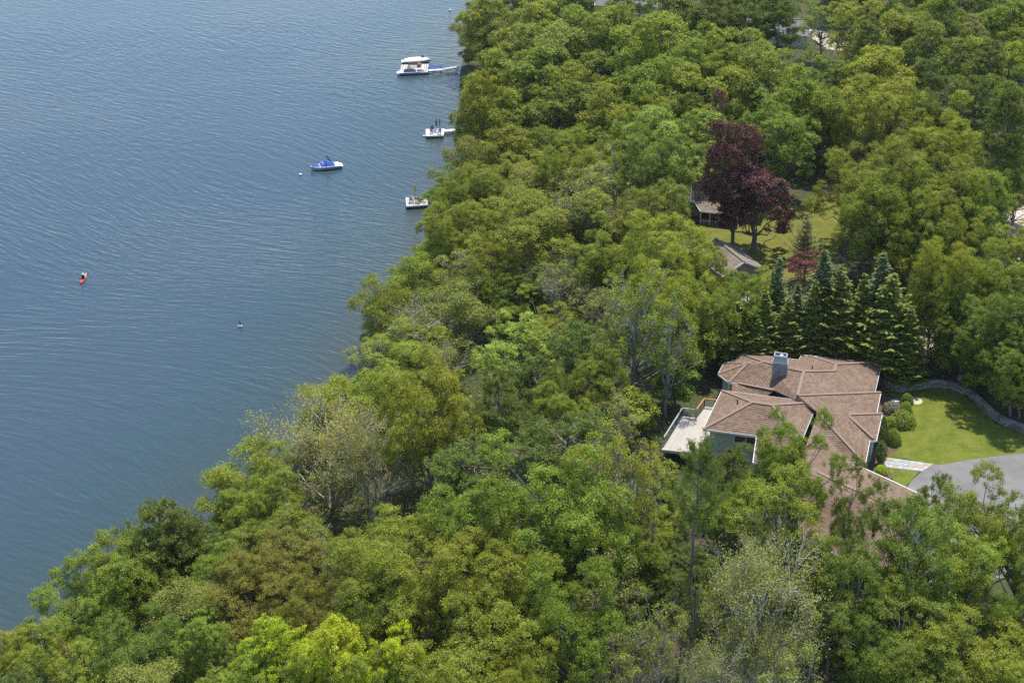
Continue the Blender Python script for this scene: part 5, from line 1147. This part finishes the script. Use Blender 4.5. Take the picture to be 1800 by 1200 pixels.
def person_mesh(name, joints, bones, mat, parent, sub=1):
    me = bpy.data.meshes.new(name); keys = list(joints); me.from_pydata([joints[k][0] for k in keys], [(keys.index(a), keys.index(b)) for a, b in bones], [])
    o = link(bpy.data.objects.new(name, me), parent); sk = o.modifiers.new('skin', 'SKIN'); sk.use_smooth_shade = True
    for i, k in enumerate(keys): me.skin_vertices[0].data[i].radius = (joints[k][1], joints[k][1]); me.skin_vertices[0].data[i].use_root = (i == 0)
    o.modifiers.new('sub', 'SUBSURF').levels = sub; o.modifiers['sub'].render_levels = sub; me.materials.append(mat); return o
pr = empty('person', kc + Vector((math.cos(ka), math.sin(ka), 0)) * -.2 + Vector((0, 0, .1)), ka, label='paddler in a black vest seated in the red kayak', cat='person')
J = dict(pelvis=((0, 0, .12), .15), chest=((.03, 0, .5), .16), neck=((.03, 0, .68), .06), head=((.05, 0, .84), .105), crown=((.04, 0, .94), .07),
         ls=((.03, .2, .62), .07), le=((.2, .34, .42), .05), lw=((.42, .30, .42), .04), lh=((.48, .27, .43), .035), rs=((.03, -.2, .62), .07), re=((.22, -.32, .46), .05), rw=((.42, -.26, .52), .04), rh=((.48, -.23, .52), .035),
         lk=((.45, .12, .2), .08), lf=((.85, .12, .1), .06), rk=((.45, -.12, .2), .08), rf=((.85, -.12, .1), .06))
person_mesh('body', J, [('pelvis', 'chest'), ('chest', 'neck'), ('neck', 'head'), ('head', 'crown'), ('chest', 'ls'), ('ls', 'le'), ('le', 'lw'), ('lw', 'lh'), ('chest', 'rs'), ('rs', 're'), ('re', 'rw'), ('rw', 'rh'), ('pelvis', 'lk'), ('lk', 'lf'), ('pelvis', 'rk'), ('rk', 'rf')], M['skin'], pr)
MB().lathe([(.17, .14), (.215, .3), (.225, .5), (.2, .62), (.1, .68)], (.02, 0, 0), 12).build('vest', M['blackcloth'], pr, smooth=True)
MB().lathe([(.2, .9), (.19, .915), (.12, .93), (.11, 1.0), (.04, 1.03)], (.05, 0, 0), 12).build('hat', M['creamcanvas'], pr, smooth=True)
pd = empty('paddle', pr.location + Vector((math.cos(ka), math.sin(ka), 0)) * .48 + Vector((0, 0, .5)), ka, label='double-bladed paddle held across the red kayak', cat='paddle')
ya, yb = Vector((.12, -1.15, .2)), Vector((-.12, 1.15, -.38))
MB().tube([ya * .85, yb * .85], .026, 6).build('shaft', M['dark'], pd)
for v_ in (ya, yb): MB().bar(v_ * .82, v_ * 1.04, .17, .02).build('blade', M['brownwood'], pd)

# ------------------------------------------------------------------ docks
def bil4(q, u, v): return q[0].lerp(q[1], u).lerp(q[3].lerp(q[2], u), v)    # bl br fr fl
def dock(label, px, z, planks, pm, fm, n_post=True):
    q = [at(x, y, z) for x, y in px]; o = empty('dock', (q[0] + q[2]) / 2 - Vector((0, 0, z)), world=True, label=label, cat='dock')
    for i in range(planks):
        a, b = i / planks + .004, (i + 1) / planks - .004
        MB().prism([tuple(bil4(q, u, v)[:2]) for u, v in ((a, 0), (b, 0), (b, 1), (a, 1))], z - .05, z + (i % 3) * .002).build('plank', pm, o)
    for u0, u1, v0, v1 in ((0, 1, 0, .03), (0, 1, .97, 1), (0, .03, .03, .97), (.97, 1, .03, .97)):
        MB().prism([tuple(bil4(q, u, v)[:2]) for u, v in ((u0, v0), (u1, v0), (u1, v1), (u0, v1))], z - .24, z - .055).build('frame_beam', pm, o)
    for k in range(4):
        u0 = .04 + k * .24
        MB().prism([tuple(bil4(q, u, v)[:2]) for u, v in ((u0, .05), (u0 + .2, .05), (u0 + .2, .95), (u0, .95))], -.15, z - .245).build('float', fm, o)
    return o, q
def gangway(label, a, b, wd, z0, z1, pm, rail=None):
    a, b = at(*a, z0), at(*b, z1); o = empty('gangway', a, world=True, label=label, cat='gangway'); t = (b - a).normalized(); s_ = Vector((-t.y, t.x, 0)); n = max(4, int((b - a).length / .5))
    for i in range(n): MB().bar(a.lerp(b, (i + .04) / n), a.lerp(b, (i + .96) / n), wd, .06).build('plank', pm, o)
    for k in (-1, 1):
        MB().bar(a + s_ * k * wd / 2 + Vector((0, 0, -.1)), b + s_ * k * wd / 2 + Vector((0, 0, -.1)), .08, .16).build('stringer', rail or pm, o)
        if rail:
            MB().bar(a + s_ * k * wd / 2 + Vector((0, 0, .5)), b + s_ * k * wd / 2 + Vector((0, 0, .5)), .2, .16).build('rail', rail, o)
            for u in (0, .5, 1): p = a.lerp(b, u) + s_ * k * wd / 2; MB().bar(p, p + Vector((0, 0, .5)), .07, .07).build('rail_post', rail, o)
    for u in (.35, .9):
        for k in (-1, 1): p = a.lerp(b, u) + s_ * k * wd / 2; MB().tube([(p.x, p.y, -1), (p.x, p.y, p.z + .25)], .05, 6).build('pile', M['steel'], o)
def chair(px, py, z, rz, mat, label):
    o = empty('chair', at(px, py, z), rz, label=label, cat='chair', group='chairs on the docks')
    for i in range(5): MB().box((.02 + i * .115, 0, .34 - i * -.02), (.1, .56, .03)).build('seat_slat', mat, o)
    for i in range(5): y = -.22 + i * .11; MB().bar((-.02, y, .3), (-.34, y * 1.15, 1.0 - abs(i - 2) * .05), .1, .03).build('back_slat', mat, o)
    for s_ in (-1, 1):
        MB().box((.2, s_ * .36, .56), (.72, .13, .03)).build('arm', mat, o)
        MB().bar((.48, s_ * .33, 0), (.48, s_ * .33, .55), .07, .05).build('leg', mat, o); MB().bar((-.4, s_ * .3, 0), (.5, s_ * .3, .38), .05, .1).build('leg', mat, o)
def umbrella(px, py, z, mat, label, hgt=2.3):
    o = empty('umbrella', at(px, py, z), label=label, cat='umbrella'); MB().tube([(0, 0, 0), (0, 0, hgt + .1)], .028, 8).build('pole', M['steel'], o)
    MB().lathe([(.26, 0), (.26, .06), (.06, .12)], n=12).build('base', M['dark'], o)
    m = MB(); n = 16; prof = [(.08, hgt * .34), (.17, hgt * .40), (.15, hgt * .55), (.17, hgt * .66), (.10, hgt * .82), (.03, hgt)]; rings = []
    for r_, zz in prof:
        rings.append(len(m.v))
        for k in range(n): q = 2 * math.pi * k / n; rr_ = r_ * (1 if k % 2 else .7); m.v.append((rr_ * math.cos(q), rr_ * math.sin(q), zz))
    for a, b in zip(rings, rings[1:]):
        for k in range(n): m.f.append((a + k, a + (k + 1) % n, b + (k + 1) % n, b + k))
    m.build('canopy', mat, o)
def table(px, py, z, r_, mat, label):
    o = empty('table', at(px, py, z), label=label, cat='table'); MB().lathe([(r_, .5), (r_, .54)], n=14).build('table_top', mat, o); MB().tube([(0, 0, 0), (0, 0, .5)], .05, 6).build('leg', mat, o); MB().lathe([(.25, 0), (.22, .04)], n=10).build('foot', mat, o)
# near grey raft
dock('square grey-planked swim raft with two chairs near the shore', [(712.7, 347), (750, 344.5), (752.5, 360), (714, 362.7)], .62, 12, M['greyplank'], M['float'])
gangway('short grey gangway linking the swim raft to the shore', (750, 351), (786, 348), 1.1, .56, .7, M['greyplank'])
chair(722.5, 356, .63, R(-70), M['chairgrey'], 'left grey lounge chair on the swim raft'); chair(735, 356.5, .63, R(-110), M['chairgrey'], 'right grey lounge chair on the swim raft')
table(723.5, 350.5, .63, .33, M['chairgrey'], 'small grey table at the back of the swim raft'); umbrella(730, 346.5, .63, M['yellowcanvas'], 'closed yellow umbrella on the swim raft')
bx = empty('storage_box', at(733, 350, .63), label='dark low storage box on the swim raft', cat='box'); MB().box((0, 0, .16), (.75, .4, .3)).build('bin', M['dark'], bx); MB().box((0, 0, .33), (.8, .45, .04)).build('lid', M['chairgrey'], bx)
# white dock
dock('white square dock with a closed green umbrella', [(748.3, 227), (781.3, 226.3), (779.6, 238), (748.6, 239)], .6, 11, M['whiteplank'], M['floatbrown'])
gangway('white gangway from the green-umbrella dock to the shore', (781, 230), (822, 226), 1.2, .56, .75, M['whiteplank'])
umbrella(767, 228.5, .61, M['greencanvas'], 'closed dark green umbrella on the white dock'); umbrella(773, 228, .61, M['chairgrey'], 'slim closed grey umbrella on the white dock', 2.4)
chair(760, 230, .61, R(-80), M['greencanvas'], 'dark green chair at the back of the white dock'); chair(758.5, 235, .61, R(-60), M['chairgrey'], 'grey chair at the front left of the white dock')
chair(773, 235.5, .61, R(-100), M['chairgrey'], 'pale grey chair at the front right of the white dock'); table(766, 232.5, .61, .3, M['bluepaint'], 'small blue table on the white dock')
buoy(745.5, 240, .32, 'white fender float at the corner of the white dock')
# far dock
dock('grey double raft between two moored boats', [(705.2, 114), (754, 112.5), (752.5, 127), (703, 128.5)], .6, 12, M['greyplank'], M['float'])
gangway('gangway with bright blue rails from the far dock', (753, 123.5), (778, 122), 1.5, .6, .7, M['whiteplank'], M['bluepaint'])
gangway('pale ramp from the blue-railed gangway to the shore', (778, 122), (806, 117), 1.1, .66, .9, M['greyplank'])
bx = empty('barrel', at(737, 118, .61), label='brown barrel seat on the far dock', cat='barrel'); MB().lathe([(.38, 0), (.46, .35), (.46, .6), (.38, .9)], n=14).build('staves', M['brownwood'], bx, smooth=True); MB().lathe([(.465, .4), (.465, .48)], n=14).build('hoop', M['dark'], bx)
bx = empty('bench', at(726, 118, .61), R(2), label='long dark bench in the middle of the far dock', cat='bench'); MB().box((0, 0, .45), (2.2, .5, .08)).build('seat', M['chairgrey'], bx); MB().box((0, .26, .7), (2.2, .06, .4)).build('backrest', M['brownwood'], bx)
for x in (-.9, .9): MB().box((x, 0, .2), (.1, .45, .4)).build('leg', M['dark'], bx)
chair(720, 118, .61, R(-90), M['brownwood'], 'brown chair left of the bench on the far dock')
fl = empty('flag', at(741, 113.5, .6), label='small blue flag on a pole at the far dock', cat='flag'); MB().tube([(0, 0, 0), (0, 0, 2.1)], .025, 6).build('pole', M['steel'], fl)
f_ = MB(); [f_.v.extend([(x * .1, math.sin(x * 1.3) * .05, 2.05), (x * .1, math.sin(x * 1.3) * .05 + .03, 1.55)]) for x in range(6)]; [f_.f.append((2 * i, 2 * i + 2, 2 * i + 3, 2 * i + 1)) for i in range(5)]; f_.build('cloth', M['bluepaint'], fl)
buoy(700.5, 133, .34, 'white fender float beside the blue boat stern')

# ------------------------------------------------------------------ car glimpsed behind the spruces
cp_ = on_ground(1324, 541); car = empty('car', cp_, R(25), label='silver car parked on the gravel left of the spruce row', cat='car')
bd = MB(); prof = [(-2.1, .45), (-2.1, .85), (-1.5, .98), (-.9, 1.42), (.6, 1.45), (1.2, 1.0), (2.0, .85), (2.15, .5)]
for s_ in (-.85, .85): bd.v += [(x, s_ * (1 if z < 1.1 else .8), z) for x, z in prof]
n_ = len(prof); bd.f += [tuple(range(n_)), tuple(range(n_, 2 * n_))] + [(i, (i + 1) % n_, n_ + (i + 1) % n_, n_ + i) for i in range(n_)]
bd.build('body', M['car'], car)
MB().poly([(.66, -.62, 1.43), (1.16, -.74, 1.045), (1.16, .74, 1.045), (.66, .62, 1.43)]).build('windscreen', M['glass'], car).location.z = .012
for s_ in (-1, 1):
    MB().poly([(-.85, s_ * .70, 1.36), (.5, s_ * .70, 1.38), (.95, s_ * .84, 1.05), (-1.3, s_ * .84, 1.02)]).build('side_window', M['glass'], car).location.y = s_ * .03
    for x in (-1.35, 1.3):
        wl = MB().tube([(x, s_ * .72, .34), (x, s_ * .92, .34)], .34, 14).build('wheel', M['dark'], car); MB().tube([(x, s_ * .9, .34), (x, s_ * .93, .34)], .2, 10).build('rim', M['steel'], wl)
    MB().box((2.08, s_ * .6, .72), (.1, .3, .14)).build('headlight', M['white'], car)

# ------------------------------------------------------------------ thin summer haze over lake and wood
hz = MB().box((150, 500, 49.0), (2400, 1300, 108.0)).build('haze', M['white']); hz['kind'] = 'stuff'
kz = N('haze_air'); kz.t.nodes.remove(kz.b); vol = kz.n('ShaderNodeVolumePrincipled'); vol.inputs['Color'].default_value = (.93, .96, 1, 1); vol.inputs['Density'].default_value = .00005; vol.inputs['Anisotropy'].default_value = .2
kz.l(vol.outputs[0], kz.out.inputs['Volume']); hz.data.materials[0] = kz.m
tag(hz, 'thin pale summer haze in the air over lake and wood', 'haze')
